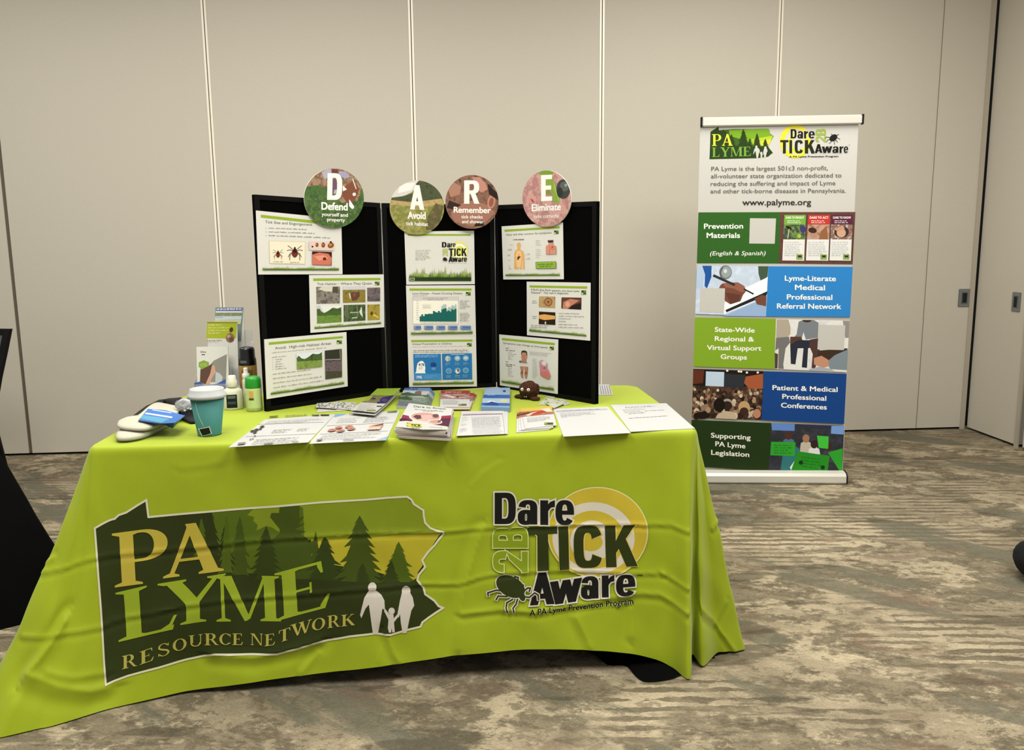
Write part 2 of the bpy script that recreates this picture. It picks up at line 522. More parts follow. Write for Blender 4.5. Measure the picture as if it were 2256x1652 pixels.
def sheet(name, P, corners, art, label, cat, group=None, thick=.0012, side=PAPER, mat=None, lift=0.0, warp=None, cut=0, parent=None, ref=None):
    """a print: slab with the outline given by corner pixels (TL, TR, BR, BL) on plane P, artwork on its face"""
    bm = bmesh.new(); P2 = P.shifted(lift + thick)
    mats = [mat or ink(PAPER), ink(side)]
    PM = P2 if ref is None else P.shifted(ref)
    c2 = [PM.px(*c) for c in corners]
    loc = lambda vs, w: [(*PM.px(x, y), w) for x, y in vs]
    a = [bm.verts.new((u, v, 0)) for u, v in c2]; b = [bm.verts.new((u, v, -thick)) for u, v in c2]
    n = len(a)
    ar = sum(c2[i][0] * c2[(i + 1) % n][1] - c2[(i + 1) % n][0] * c2[i][1] for i in range(n))
    if ar < 0: a.reverse(); b.reverse()
    f = bm.faces.new(a); f = bm.faces.new(b[::-1]); f.material_index = 1
    for i in range(n):
        j = (i + 1) % n; f = bm.faces.new((a[i], b[i], b[j], a[j])); f.material_index = 1
    if art:
        bake(bm, art, loc, mats, base=.00025)
    if warp:
        us = [c[0] for c in c2]; vs = [c[1] for c in c2]
        for k in range(1, cut):
            for co, no in (((min(us) + (max(us) - min(us)) * k / cut, 0, 0), (1, 0, 0)), ((0, min(vs) + (max(vs) - min(vs)) * k / cut, 0), (0, 1, 0))):
                bmesh.ops.bisect_plane(bm, geom=bm.verts[:] + bm.edges[:] + bm.faces[:], plane_co=co, plane_no=no)
        u0, u1, v0, v1 = min(us), max(us), min(vs), max(vs)
        for v in bm.verts: v.co.z += warp((v.co.x - u0) / (u1 - u0), (v.co.y - v0) / (v1 - v0))
    bm.normal_update()
    for f in bm.faces:
        if f.material_index >= 2 and f.normal.z < 0: f.normal_flip()
    for v in bm.verts: v.co = Vector(P2.world(*v.co))
    o = obj(name, bm, mats, parent)
    if parent is None: tag(o, label, cat, group)
    elif label: o['label'] = label
    return o

# ------------------------------------------------------------------ the room
WYAW = 0.078075; WO = np.array([0, 5.45108, 0.0])
WU = np.array([math.cos(WYAW), math.sin(WYAW), 0]); WN = np.array([math.sin(WYAW), -math.cos(WYAW), 0])
ZUP = np.array([0, 0, 1.0])
WALL = Plane(WO, WU, ZUP)            # n points to the camera
CEIL = 3.4


def carpet():
    m, nt, b = newmat('patterned_carpet')
    N = lambda t: nt.nodes.new(t); L = nt.links.new
    tc = N('ShaderNodeTexCoord')
    def mapped(scale, rot=0.0, loc=(0, 0, 0), src=None):
        p = N('ShaderNodeMapping'); p.inputs['Scale'].default_value = scale; p.inputs['Rotation'].default_value = (0, 0, rot)
        p.inputs['Location'].default_value = loc
        L(src or tc.outputs['Object'], p.inputs[0]); return p.outputs[0]
    def nz(vec, scale, detail=4, rough=.55, dist=0.0):
        n = N('ShaderNodeTexNoise'); n.inputs['Scale'].default_value = scale; n.inputs['Detail'].default_value = detail
        n.inputs['Roughness'].default_value = rough; n.inputs['Distortion'].default_value = dist
        L(vec, n.inputs['Vector']); return n.outputs['Fac']
    def ramp(fac, stops):
        r = N('ShaderNodeValToRGB'); L(fac, r.inputs[0]); e = r.color_ramp.elements
        while len(e) < len(stops): e.new(.5)
        for i, (p, c) in enumerate(stops): e[i].position = p; e[i].color = c if len(c) == 4 else c + (1,)
        return r.outputs[0]
    def mix(f, a, c):
        x = N('ShaderNodeMix'); x.data_type = 'RGBA'
        L(f, x.inputs[0])
        for s, v in ((6, a), (7, c)):
            if isinstance(v, tuple): x.inputs[s].default_value = v
            else: L(v, x.inputs[s])
        return x.outputs[2]
    def math_(op, a, c):
        x = N('ShaderNodeMath'); x.operation = op
        for s, v in ((0, a), (1, c)):
            if isinstance(v, (int, float)): x.inputs[s].default_value = v
            else: L(v, x.inputs[s])
        return x.outputs[0]
    K, Wt = (0, 0, 0, 1), (1, 1, 1, 1)
    light, mid, dark = rgb('ab9e84'), rgb('857a65'), rgb('585040')
    sage, rust, deep = rgb('625f50'), rgb('6d5c4c'), rgb('454033')
    # worn-plaster patches with ragged, slightly sunken edges
    chip = nz(mapped((1.0, 1.35, 1), .10, (3, 1, 0)), 4.6, 13, .68, .0)
    fine = nz(mapped((1.0, 1.25, 1), .15, (6, 1, 0)), 17.0, 8, .68, .0)
    # brush strokes: packs of thin parallel lines, broken up
    wv = N('ShaderNodeTexWave'); wv.wave_type = 'BANDS'; wv.bands_direction = 'Y'
    wv.inputs['Scale'].default_value = 6.2; wv.inputs['Distortion'].default_value = 2.6; wv.inputs['Detail'].default_value = 4
    wv.inputs['Detail Scale'].default_value = .9; wv.inputs['Detail Roughness'].default_value = .62
    L(mapped((.75, 1.0, 1), .045), wv.inputs['Vector'])
    brk = nz(mapped((1.0, 2.0, 1), .05, (4, 4, 0)), 5.5, 9, .68, .0)
    # slanting smears
    sl = nz(mapped((1.1, 4.2, 1), 0, (1, 6, 0), mapped((1, 1, 1), .45)), 2.6, 10, .68, .05)
    where = ramp(nz(mapped((.9, 1.5, 1), .1, (2, 9, 0)), 1.1, 6, .6, .0), [(.515, K), (.56, Wt)])
    big = ramp(nz(mapped((.8, 1.4, 1), .3, (0, 3, 0)), 1.5, 6, .6, .0), [(.40, K), (.58, Wt)])
    base = mix(big, mid, light)
    A1 = mix(math_('MULTIPLY', ramp(chip, [(.502, K), (.512, Wt)]), .80), base, dark)
    A1 = mix(math_('MULTIPLY', ramp(chip, [(.478, K), (.492, Wt), (.50, Wt), (.508, K)]), .5), A1, deep)
    A1 = mix(math_('MULTIPLY', ramp(chip, [(.565, K), (.585, Wt)]), .55), A1, mid)
    A1 = mix(math_('MULTIPLY', ramp(fine, [(.555, K), (.575, Wt)]), .6), A1, dark)
    A1 = mix(math_('MULTIPLY', ramp(fine, [(.39, Wt), (.42, K)]), .5), A1, light)
    B1 = mix(math_('MULTIPLY', ramp(math_('ADD', math_('MULTIPLY', wv.outputs['Fac'], .26), math_('MULTIPLY', brk, 1.0)), [(.65, K), (.675, Wt)]), .80), base, dark)
    B1 = mix(math_('MULTIPLY', ramp(fine, [(.56, K), (.58, Wt)]), .5), B1, dark)
    c = mix(where, A1, B1)
    c = mix(math_('MULTIPLY', ramp(sl, [(.53, K), (.56, Wt)]), .55), c, mid)
    dg = nz(mapped((.7, 2.6, 1), 0, (7, 2, 0), mapped((1, 1, 1), .7)), 1.5, 8, .6, .1)
    c = mix(math_('MULTIPLY', ramp(dg, [(.53, K), (.575, Wt)]), .82), c, sage)
    c = mix(math_('MULTIPLY', ramp(nz(mapped((1.6, 3.4, 1), .1, (5, 5, 0)), 1.7, 8, .62, .0), [(.575, K), (.62, Wt)]), .55), c, rust)
    c = mix(math_('MULTIPLY', ramp(nz(mapped((1.2, 4.0, 1), .05, (8, 1, 0)), 1.7, 8, .62, .0), [(.575, K), (.62, Wt)]), .6), c, deep)
    # pile
    pile = nz(mapped((1, 1, 1)), 420, 2, .7)
    pile2 = nz(mapped((1, 3, 1)), 95, 3, .7)
    v = ramp(pile, [(.3, (.74, .74, .74)), (.7, (1.2, 1.2, 1.2))])
    v2 = ramp(pile2, [(.32, (.78, .78, .78)), (.68, (1.16, 1.16, 1.16))])
    def mul(a, d):
        x = N('ShaderNodeMix'); x.data_type = 'RGBA'; x.blend_type = 'MULTIPLY'; x.inputs[0].default_value = 1
        L(a, x.inputs[6]); L(d, x.inputs[7]); return x.outputs[2]
    c = mul(mul(c, v), v2)
    L(c, b.inputs['Base Color']); b.inputs['Roughness'].default_value = .95; b.inputs['Specular IOR Level'].default_value = .1
    bp = N('ShaderNodeBump'); bp.inputs['Strength'].default_value = .35; bp.inputs['Distance'].default_value = .004
    L(pile, bp.inputs['Height']); L(bp.outputs[0], b.inputs['Normal'])
    return m


def plainbox(name, lo, hi, m):
    bm = bmesh.new()
    c = [(a + b_) / 2 for a, b_ in zip(lo, hi)]; h = [(b_ - a) / 2 for a, b_ in zip(lo, hi)]
    box(bm, c, (h[0], 0, 0), (0, h[1], 0), (0, 0, h[2]))
    return tag(obj(name, bm, m), kind='structure')


plainbox('floor', (-5, -2.5, -.06), (5.5, 6.6, 0), carpet())
plainbox('ceiling', (-5, -2.5, CEIL), (5.5, 6.6, CEIL + .05), ink('d8d2c4', .9))

wallmat = fabric('vinyl_wall_panel', 'b3ad9f', 'c2bcae', 260, .62, .12, spec=.35)
stripmat = ink('e8e2d2', .3, .6)
gapmat = ink('3a342a', .8)
sealmat = ink('191612', .8)


def wall_s(x, y):                         # position along the back wall of a pixel
    return WALL.px(x, y)[0]


seams = [(wall_s(66, 980), 'plain'), (wall_s(490, 668), 'strip'), (wall_s(912, 300), 'strip'), (wall_s(1325, 300), 'strip'),
         (wall_s(1714, 200), 'strip'), (wall_s(2050, 470), 'thin'), (wall_s(2124, 940), 'end')]
d_ = seams[1][0] - seams[0][0]
seams = [(seams[0][0] - d_ * 2, 'strip'), (seams[0][0] - d_, 'strip')] + seams
sx = [s for s, _ in seams]
bm = bmesh.new()
s0, s1 = sx[0] - 1.3, sx[-1]
box(bm, WO + WU * (s0 + s1) / 2 - WN * .07 + ZUP * CEIL / 2, WU * (s1 - s0) / 2, WN * .03, ZUP * CEIL / 2)
wall_back = tag(obj('wall_back', bm, sealmat), kind='structure')
edges = [s0] + sx
half = {'plain': .011, 'strip': .0035, 'thin': .0035, 'end': 0}
for i in range(len(edges) - 1):
    a = edges[i] + (half[seams[i - 1][1]] if i > 0 else 0); b = edges[i + 1] - half[seams[i][1]]
    bm = bmesh.new()
    box(bm, WO + WU * (a + b) / 2 - WN * .02 + ZUP * (.016 + CEIL) / 2, WU * (b - a) / 2, WN * .02, ZUP * (CEIL - .016) / 2)
    pn = obj('wall_panel', bm, wallmat, wall_back)
    if i == len(edges) - 2: last_panel = pn
for s, kind in seams:
    if kind == 'end': continue
    bm = bmesh.new()
    if kind == 'strip':
        for sg in (-1, 1):
            box(bm, WO + WU * (s + sg * .0092) + WN * .0015 + ZUP * (.016 + CEIL) / 2, WU * .0062, WN * .0025, ZUP * (CEIL - .016) / 2)
        obj('seam_strip', bm, stripmat, wall_back)
        bm = bmesh.new(); box(bm, WO + WU * s - WN * .004 + ZUP * (.016 + CEIL) / 2, WU * .0029, WN * .002, ZUP * (CEIL - .016) / 2); obj('seam_gasket', bm, ink('6a5f4d', .7), wall_back)
    elif kind == 'plain':
        box(bm, WO + WU * s - WN * .010 + ZUP * (.016 + CEIL) / 2, WU * .0105, WN * .004, ZUP * (CEIL - .016) / 2)
        obj('seam_strip', bm, ink('5f584b', .7), wall_back)
    else:
        box(bm, WO + WU * (s - .008) + WN * .001 + ZUP * (.016 + CEIL) / 2, WU * .004, WN * .0015, ZUP * (CEIL - .016) / 2)
        obj('seam_strip', bm, ink('bdb5a4', .5), wall_back)
# metal edge at the right-hand end
bm = bmesh.new(); box(bm, WO + WU * (s1 - .02) + WN * .004 + ZUP * CEIL / 2, WU * .016, WN * .006, ZUP * CEIL / 2)
obj('edge_trim', bm, ink('a49c8c', .45, .5), wall_back)


def latch(parent, P, s, z, sw=.042, sh=.062):
    o = P.world(s, z, .003)
    bm = bmesh.new(); box(bm, o, P.u * sw, P.v * sh, P.n * .004)
    bmesh.ops.bevel(bm, geom=bm.edges[:], offset=.003, segments=2, affect='EDGES')
    pl = obj('pull_plate', bm, ink('83888a', .35, .5, .6), parent); pl['label'] = 'grey metal pull plate'
    bm = bmesh.new()
    t = .012                                   # raised rim round a dark recess
    for du, dv, hu, hv in ((-.45, 0, .06, .62), (.45, 0, .06, .62), (0, .6, .5, .05), (0, -.6, .5, .05)):
        box(bm, o + P.u * sw * du + P.v * sh * dv + P.n * .005, P.u * sw * hu, P.v * sh * hv, P.n * .002)
    obj('recess_rim', bm, ink('6d7274', .35, .5, .6), pl)
    bm = bmesh.new(); box(bm, o + P.n * .0042, P.u * sw * .42, P.v * sh * .57, P.n * .0006)
    obj('finger_recess', bm, ink('1d1f21', .5), pl)


l = WALL.px(2123.5, 656); latch(last_panel, WALL, l[0], l[1])

# right wall, returning towards the camera
c0 = onz(2125, 943, 0); c1 = onz(2243, 987, 0)
RU = c1 - c0; rl = np.linalg.norm(RU); RU = RU / rl
RWALL = Plane(c0 + RU * 0.0, RU, ZUP)
if RWALL.n[0] > 0: RWALL.n = -RWALL.n
bm = bmesh.new(); box(bm, c0 + RU * 2.6 - RWALL.n * .09 + ZUP * CEIL / 2, RU * 2.7, RWALL.n * .03, ZUP * CEIL / 2)
wall_right = tag(obj('wall_right', bm, sealmat), kind='structure')
for a, b in ((.028, rl - .03), (rl + .04, rl + 1.2), (rl + 1.206, rl + 2.4), (rl + 2.406, rl + 3.6)):
    bm = bmesh.new()
    box(bm, c0 + RU * (a + b) / 2 - RWALL.n * .025 + ZUP * (.016 + CEIL) / 2, RU * (b - a) / 2, RWALL.n * .025, ZUP * (CEIL - .016) / 2)
    pn = obj('wall_panel', bm, wallmat, wall_right)
    if a < .1: rp = pn
bm = bmesh.new(); box(bm, c0 + RU * (rl - .018) + RWALL.n * .003 + ZUP * CEIL / 2, RU * .016, RWALL.n * .006, ZUP * CEIL / 2)
obj('edge_trim', bm, ink('a49c8c', .45, .5), wall_right)
l = RWALL.px(2240, 665); latch(rp, RWALL, l[0], l[1])

# ------------------------------------------------------------------ drapes (tablecloths)
TO = np.array([-1.238, 2.34, 0.0]); TX = np.array([.99669, .0811, 0]); TY = np.array([-.0811, .99669, 0])
TZ = .747


def tloc(X): d = np.asarray(X) - TO; return d @ TX, d @ TY, X[2]


class Drape:
    """a cloth over a rectangular table: stations round the edge give where its hem hangs"""
    def __init__(s, org, ax, ay, zt, stations, period, smooth=.03, waves=1.0, seed=3, pw=3.2):
        s.pw = pw
        s.o, s.ax, s.ay, s.zt = org, ax, ay, zt
        st = np.array(stations, float); s.period = period
        q = st[:, 0]
        n = 4000; qq = q[0] + np.arange(n) / n * period
        qe = np.append(q, q[0] + period); tab = []
        for k in range(1, st.shape[1]):
            col = np.interp(qq, qe, np.append(st[:, k], st[0, k]))
            if k >= 3 or k <= 2:
                sg = (smooth if k >= 3 else .008) / period * n
                r = int(sg * 3) + 1; ker = np.exp(-.5 * (np.arange(-r, r + 1) / sg) ** 2); ker /= ker.sum()
                col = np.convolve(np.concatenate([col[-r:], col, col[:r]]), ker, 'valid')
            tab.append(col)
        s.qq, s.tab = qq, tab; s.q0 = q[0]
        rs = np.random.RandomState(seed); s.w = []
        for i in range(16):
            lam = .07 * 6 ** rs.rand(); th = rs.rand() * math.pi
            s.w.append((2 * math.pi / lam * math.cos(th), 2 * math.pi / lam * math.sin(th), rs.rand() * 7, .0075 * lam * waves))
        s.creases = []

    def at(s, q, k):
        x = (np.asarray(q) - s.q0) % s.period / s.period * 4000
        i = np.floor(x).astype(int) % 4000; f = x - np.floor(x)
        return s.tab[k][i] * (1 - f) + s.tab[k][(i + 1) % 4000] * f

    def S(s, q, t):
        """mean surface, world coordinates, (N,3)"""
        q = np.asarray(q, float); t = np.asarray(t, float)
        tu, tv, bu, bv, bz, k = [s.at(q, i) for i in range(6)]
        h = (1 - k) * t + k * t ** s.pw
        e = 1e-3
        du = s.at(q + e, 0) - s.at(q - e, 0); dv = s.at(q + e, 1) - s.at(q - e, 1)
        l = np.sqrt(du ** 2 + dv ** 2) + 1e-9
        rr = .012 * (1 - np.clip(1 - t / .03, 0, 1) ** 2) ** .5
        u = tu + (bu - tu) * h + dv / l * rr; v = tv + (bv - tv) * h - du / l * rr
        z = s.zt + (bz - s.zt) * t
        return s.o[None] + u[:, None] * s.ax + v[:, None] * s.ay + z[:, None] * ZUP

    def normal(s, q, t):
        e = 2e-3
        a = s.S(q + e, t) - s.S(q - e, t); b = s.S(q, np.minimum(t + e, 1)) - s.S(q, np.maximum(t - e, 0))
        n = np.cross(b, a); return n / (np.linalg.norm(n, axis=1)[:, None] + 1e-12)

    def W(s, q, t):
        y = t * s.zt; w = np.zeros_like(q)
        for kx, ky, ph, a in s.w: w += a * np.sin(kx * q + ky * y + ph)
        w *= .25 + .75 * t
        for pl, wd_, amp in s.creases:
            d = np.full_like(q, 9.0); sd = np.zeros_like(q)
            for (x0, y0), (x1, y1) in zip(pl, pl[1:]):
                L = (x1 - x0) ** 2 + (y1 - y0) ** 2 + 1e-12
                k = np.clip(((q - x0) * (x1 - x0) + (y - y0) * (y1 - y0)) / L, 0, 1)
                dx, dy = q - x0 - k * (x1 - x0), y - y0 - k * (y1 - y0)
                dd = np.sqrt(dx ** 2 + dy ** 2); m = dd < d
                sd = np.where(m, np.sign((x1 - x0) * dy - (y1 - y0) * dx), sd); d = np.where(m, dd, d)
            w += amp * (np.exp(-(d / wd_)) - .55 * np.exp(-((d * sd - wd_ * 2.2) / (wd_ * 1.3)) ** 2))
        return w * np.clip((t - .012) / .06, 0, 1)

    def P(s, q, t, off=0.0):
        return s.S(q, t) + s.normal(q, t) * (s.W(q, t) + off)[:, None]

    def inv(s, px, q0, t0=.5):
        """cloth coordinates of photo pixels"""
        px = np.asarray(px, float).reshape(-1, 2); q = np.full(len(px), float(q0)); t = np.full(len(px), float(t0))
        q = q + (px[:, 0] - px[:, 0].mean()) / 720 if len(px) > 1 else q
        for _ in range(25):
            f = project(s.S(q, t)) - px; e = 1e-4
            a = (project(s.S(q + e, t)) - project(s.S(q - e, t))) / (2 * e)
            b = (project(s.S(q, t + e)) - project(s.S(q, t - e))) / (2 * e)
            det = a[:, 0] * b[:, 1] - a[:, 1] * b[:, 0]; det = np.where(abs(det) < 1e-3, 1e-3, det)
            q = q - np.clip((f[:, 0] * b[:, 1] - f[:, 1] * b[:, 0]) / det, -.2, .2)
            t = np.clip(t - np.clip((a[:, 0] * f[:, 1] - a[:, 1] * f[:, 0]) / det, -.2, .2), 0, 1)
        return q, t

    def crease(s, px, width, amp, q0):
        q, t = s.inv(px, q0); s.creases.append((list(zip(q, t * s.zt)), width, amp))

    def mesh(s, nq, rows, top=True, extra=()):
        bm = bmesh.new(); q = s.q0 + np.arange(nq) / nq * s.period
        ts = np.array([0, .003, .008, .014, .021, .03] + [.03 + .97 * (i + 1) / rows for i in range(rows)] + list(extra))
        ts.sort()
        prev = None; first = None
        for t in ts:
            vs = [bm.verts.new(p) for p in s.P(q, np.full(nq, t))]
            if prev:
                for i in range(nq):
                    j = (i + 1) % nq; bm.faces.new((prev[i], vs[j], prev[j])); bm.faces.new((prev[i], vs[i], vs[j]))
            else: first = vs
            prev = vs
        if top:
            f = bm.faces.new(first)
        for f in bm.faces: f.smooth = len(f.verts) < 5
        return bm


def hb(x, y, z): return tloc(onz(x, y, z))


limemat = fabric('lime_polyester', '8a9a10', '98a814', 500, .62, .08, sheen=.15, spec=.25)
stations = [  # q, top u, top v, hem u, hem v, hem z, kick
    (-.32, 0, .035, -.306, -.225, .004, .15), (-.20, .004, .012, -.196, -.268, .004, .30), (-.08, .012, .004, -.084, -.221, .004, .45),
    (.06, .055, 0, .044, -.142, .004, .5), (.25, .25, 0, .25, -.075, .010, .55), (.54, .54, 0, .547, -.075, .037, .5),
    (.83, .83, 0, .837, -.075, .058, .45), (1.05, 1.05, 0, 1.048, -.075, .081, .45), (1.27, 1.27, 0, 1.258, -.075, .089, .45),
    (1.40, 1.40, 0, 1.385, -.075, .085, .45), (1.55, 1.55, 0, 1.530, -.075, .070, .4), (1.64, 1.64, 0, 1.617, -.075, .055, .35),
    (1.71, 1.705, 0, 1.697, -.06, .022, .25), (1.755, 1.75, 0, 1.738, -.085, .006, .1), (1.79, 1.782, 0, 1.757, -.160, .004, .05),
    (1.813, 1.797, .002, 1.766, -.168, .004, .0), (1.835, 1.802, .004, 1.785, -.06, .03, .0), (1.865, 1.806, .008, 1.800, -.02, .03, 0), (1.905, 1.808, .014, 1.805, -.112, .006, .0),
    (1.985, 1.811, .02, 1.886, .004, .006, 0), (2.06, 1.812, .026, 1.94, -.01, .008, 0), (2.12, 1.813, .034, 2.0, .0, .006, 0),
    (2.3, 1.813, .2, 1.93, .25, .02, 0), (2.7, 1.813, .6, 1.88, .62, .03, 0), (2.9, 1.813, .80, 1.99, .95, .004, 0), (2.98, 1.78, .84, 1.86, .99, .004, 0),
    (3.3, 1.5, .84, 1.5, .89, .04, 0), (4.3, .5, .84, .5, .90, .04, 0), (4.76, .03, .84, -.05, 1.0, .004, 0), (4.84, 0, .80, -.18, .96, .004, 0),
    (5.1, 0, .5, -.10, .5, .02, 0), (5.4, 0, .2, -.13, .15, .02, 0)]
D = Drape(TO, TX, TY, TZ, stations, 5.98, smooth=.016, waves=.55, seed=4)
for pts, w, a, q0 in [
    ([(85, 1238), (150, 1236), (205, 1229), (285, 1218), (330, 1216), (455, 1203), (560, 1190), (700, 1181), (820, 1174), (980, 1171), (1060, 1163), (1200, 1158), (1410, 1154), (1480, 1156), (1520, 1172)], .006, .0042, .5),
    ([(20, 1412), (120, 1398), (225, 1381), (285, 1358), (340, 1349), (420, 1331), (500, 1320), (640, 1312), (780, 1299), (930, 1286), (1010, 1287), (1060, 1270), (1110, 1262), (1400, 1263), (1462, 1264)], .006, .0045, .5),
    ([(0, 1452), (60, 1484), (130, 1512), (200, 1522), (232, 1514)], .016, .011, .0),
    ([(105, 1480), (160, 1492), (230, 1482)], .009, .005, .1),
    ([(1020, 1352), (1100, 1342), (1180, 1348), (1290, 1330), (1400, 1306), (1455, 1310), (1518, 1352)], .008, .006, 1.3),
    ([(1462, 1264), (1495, 1285), (1520, 1298)], .006, .005, 1.7),
    ([(862, 1005), (860, 1090), (856, 1200), (852, 1330), (850, 1400), (832, 1460)], .004, .0016, .85),
    ([(1062, 1170), (1030, 1270), (1015, 1340), (1012, 1428)], .014, .006, 1.1),
    ([(700, 1440), (665, 1482)], .009, .006, .6), ([(850, 1395), (868, 1440), (880, 1458)], .010, .005, .85),
    ([(470, 1440), (560, 1447), (640, 1430), (700, 1412)], .014, .008, .4),
    ([(962, 980), (978, 996), (992, 1022)], .004, .0012, 1.0), ([(400, 1030), (440, 1026), (490, 1018)], .008, .0012, .3),
    ([(1270, 1360), (1290, 1400), (1300, 1425)], .012, .006, 1.4), ([(1390, 1340), (1392, 1400)], .012, .006, 1.6),
    ([(1100, 1020), (1065, 1042), (1040, 1070)], .007, .0014, 1.05)]:
    D.crease(pts, w, a, q0)
for pts, w, a in [([(1568, 1165), (1588, 1138)], .007, .005), ([(1545, 1338), (1575, 1372), (1600, 1405), (1618, 1432)], .009, .007), ([(1575, 1372), (1600, 1325)], .007, .004)]:
    D.crease(pts, w, a, 1.98)
NQ, NR = 760, 104
if True:
    bm = D.mesh(NQ, NR)
    clothmats = [limemat]

    # --- printed logos, in cloth coordinates
    art = Art()
    art.zoom(0, 1000, 2.1283)
    outl = [(440, 345), (480, 322), (535, 300), (555, 282), (590, 270), (640, 238), (690, 208), (700, 291), (900, 272), (1100, 254), (1300, 240), (1500, 222), (1700, 210), (1820, 200), (1910, 195),
            (1932, 210), (1945, 232), (1990, 260), (1992, 290), (1998, 320), (2020, 342), (2045, 352), (2085, 362), (2083, 378), (2060, 405), (2040, 432), (2010, 463), (1985, 498), (1999, 530), (1968, 568), (1962, 590), (1990, 625),
            (1998, 655), (2040, 685), (2060, 710), (2088, 722), (2050, 745), (2012, 770), (1985, 790), (1975, 812), (1900, 830), (1832, 852), (1800, 850), (1755, 845), (1640, 858), (1500, 886), (1400, 915), (1300, 942), (1150, 940), (1010, 940), (880, 968), (740, 1008), (600, 1045), (545, 1065), (492, 1088),
            (482, 960), (476, 850), (468, 720), (459, 600), (450, 470)]
    art.polys(ink('c9c6a8'), [outl])
    inn = grow(outl, -9)
    DK = ink('2b3310', .7)
    art.polys(DK, [inn])
    art.zoom(540, 1060, 3.4417)
    LG, YG = ink('76861c', .7), ink('a9a02a', .7)
    art.poly(LG, (385, 172), (600, 152), (870, 132), (1115, 112), (1222, 117), (1250, 150), (1288, 176), (1342, 196), (1358, 215), (1360, 305), (1392, 335), (1430, 352), (1492, 366), (1490, 395), (1460, 425), (1400, 440), (1000, 440), (440, 450), (440, 300))
    art.poly(YG, (500, 440), (700, 425), (960, 415), (1140, 408), (1480, 398), (1445, 450), (1410, 505), (1352, 575), (1345, 640), (1310, 690), (1305, 735), (1238, 765), (1000, 690), (500, 600))
    art.poly(ink('8b9424', .7), (500, 432), (720, 405), (960, 398), (1135, 392), (1492, 380), (1485, 396), (1140, 412), (940, 430), (700, 440), (520, 458))
    art.poly(ink('4d5f14', .7), (-250, 236), (20, 216), (400, 184), (440, 200), (460, 700), (-250, 700))
    art.poly(ink('73821e', .7), (18, 256), (60, 210), (262, 196), (258, 240), (200, 250), (188, 270), (226, 320), (262, 365), (258, 388), (205, 352), (160, 338), (88, 372), (95, 330), (62, 300), (70, 270))
    T1, T2, T3 = ink('3c4a12', .7), ink('2e3a0e', .7), ink('475812', .7)
    art.conifer(DK, -255, 232, 720, 210, 13); art.conifer(T1, -40, 262, 720, 170, 14); art.conifer(DK, -150, 330, 720, 160, 15)
    art.conifer(T3, -140, 250, 700, 110, 11); art.conifer(T3, -330, 275, 600, 130, 12)
    art.poly(T1, (262, 196), (415, 182), (410, 280), (448, 262), (400, 330), (455, 318), (375, 365), (460, 380), (415, 400), (470, 430), (480, 470), (545, 440), (500, 560), (560, 575), (640, 800), (160, 800), (150, 500), (262, 390), (262, 365), (190, 270), (200, 240), (258, 240))
    art.conifer(T1, 535, 378, 640, 90, 3)
    art.conifer(T2, 160, 340, 760, 240, 4); art.conifer(T2, 605, 420, 800, 320, 5)
    art.conifer(T1, 870, 258, 790, 370, 6); art.conifer(T3, 1165, 458, 800, 270, 7)
    art.conifer(T2, 1105, 600, 820, 170, 8); art.conifer(T2, 890, 620, 850, 170, 9)
    art.zoom(540, 1060, 3.4417)
    art.poly(DK, (-500, 760), (500, 740), (1000, 770), (1238, 765), (1312, 745), (1350, 790), (1375, 850), (1450, 920), (1494, 960), (1440, 1000), (1345, 1075), (1330, 1105), (1215, 1135), (1090, 1178), (985, 1150), (700, 1190), (580, 1215), (300, 1270), (-500, 1200))
    art.zoom(0, 1000, 2.1283); edge = grow(outl, -4.5)
    art.line(ink('c9c6a8'), edge + [edge[0]], 9.5)
    art.zoom(540, 1060, 3.4417)
    FW_ = ink('c3bdb0', .7)
    art.family(FW_, lambda q: q)
    # lettering, crossed by the folds
    art.zoom(0, 1000, 2.1283)
    GOLD = ink('b0a03c', .7); GRN = ink('8a9c26', .7); GOL2 = ink('a59d4a', .7)
    art.glyphs(GOLD, 'P', serif, (540, 625), (800, 590), 252, slant=-.06)
    art.glyphs(GOLD, 'A', serif, (765, 584), (1062, 544), 240, slant=-.05)
    art.glyphs(GRN, 'L', serif, (556, 882), (838, 815), 232, slant=-.06)
    art.glyphs(GRN, 'Y', serif, (838, 806), (976, 782), 212, slant=-.05) if False else None
    art.glyphs(GRN, 'Y', serif, (752, 815), (1062, 766), 208, slant=-.02)
    art.glyphs(GRN, 'M', serif, (1018, 782), (1320, 784), 212, slant=-.05)
    art.glyphs(GRN, 'E', serif, (1300, 782), (1556, 712), 222, slant=-.06)
    for ch, x0, y0, x1, y1, c in [('R', 572, 1010, 640, 994, 62), ('E', 655, 990, 722, 966, 62), ('S', 736, 956, 798, 940, 60), ('O', 808, 930, 876, 916, 58), ('U', 886, 906, 952, 897, 56), ('R', 962, 894, 1026, 892, 56), ('C', 1030, 892, 1086, 892, 54), ('E', 1092, 892, 1142, 893, 54),
                                  ('N', 1176, 894, 1232, 896, 54), ('E', 1242, 900, 1292, 892, 54), ('T', 1308, 884, 1362, 866, 56), ('W', 1366, 858, 1458, 832, 58), ('O', 1462, 832, 1526, 816, 56), ('R', 1536, 816, 1594, 806, 58), ('K', 1602, 806, 1662, 800, 54)]:
        art.glyphs(GOL2, ch, serif, (x0, y0), (x1, y1), c)
    # second logo
    art.zoom(1020, 1020, 3.3045)
    YL, WH, BK, DG = ink('b9a632', .7), ink('c9c4b4', .7), ink('14130f', .7), ink('2b330f', .7)
    art.ell(ink('cfc890', .7), 978, 505, 366, 334, n=64)
    art.ell(YL, 978, 505, 358, 326, n=64); art.ell(WH, 948, 545, 298, 262, n=64); art.ell(YL, 944, 557, 232, 212, n=56); art.ell(WH, 936, 566, 158, 150, n=48); art.ell(YL, 930, 575, 86, 66, n=40)
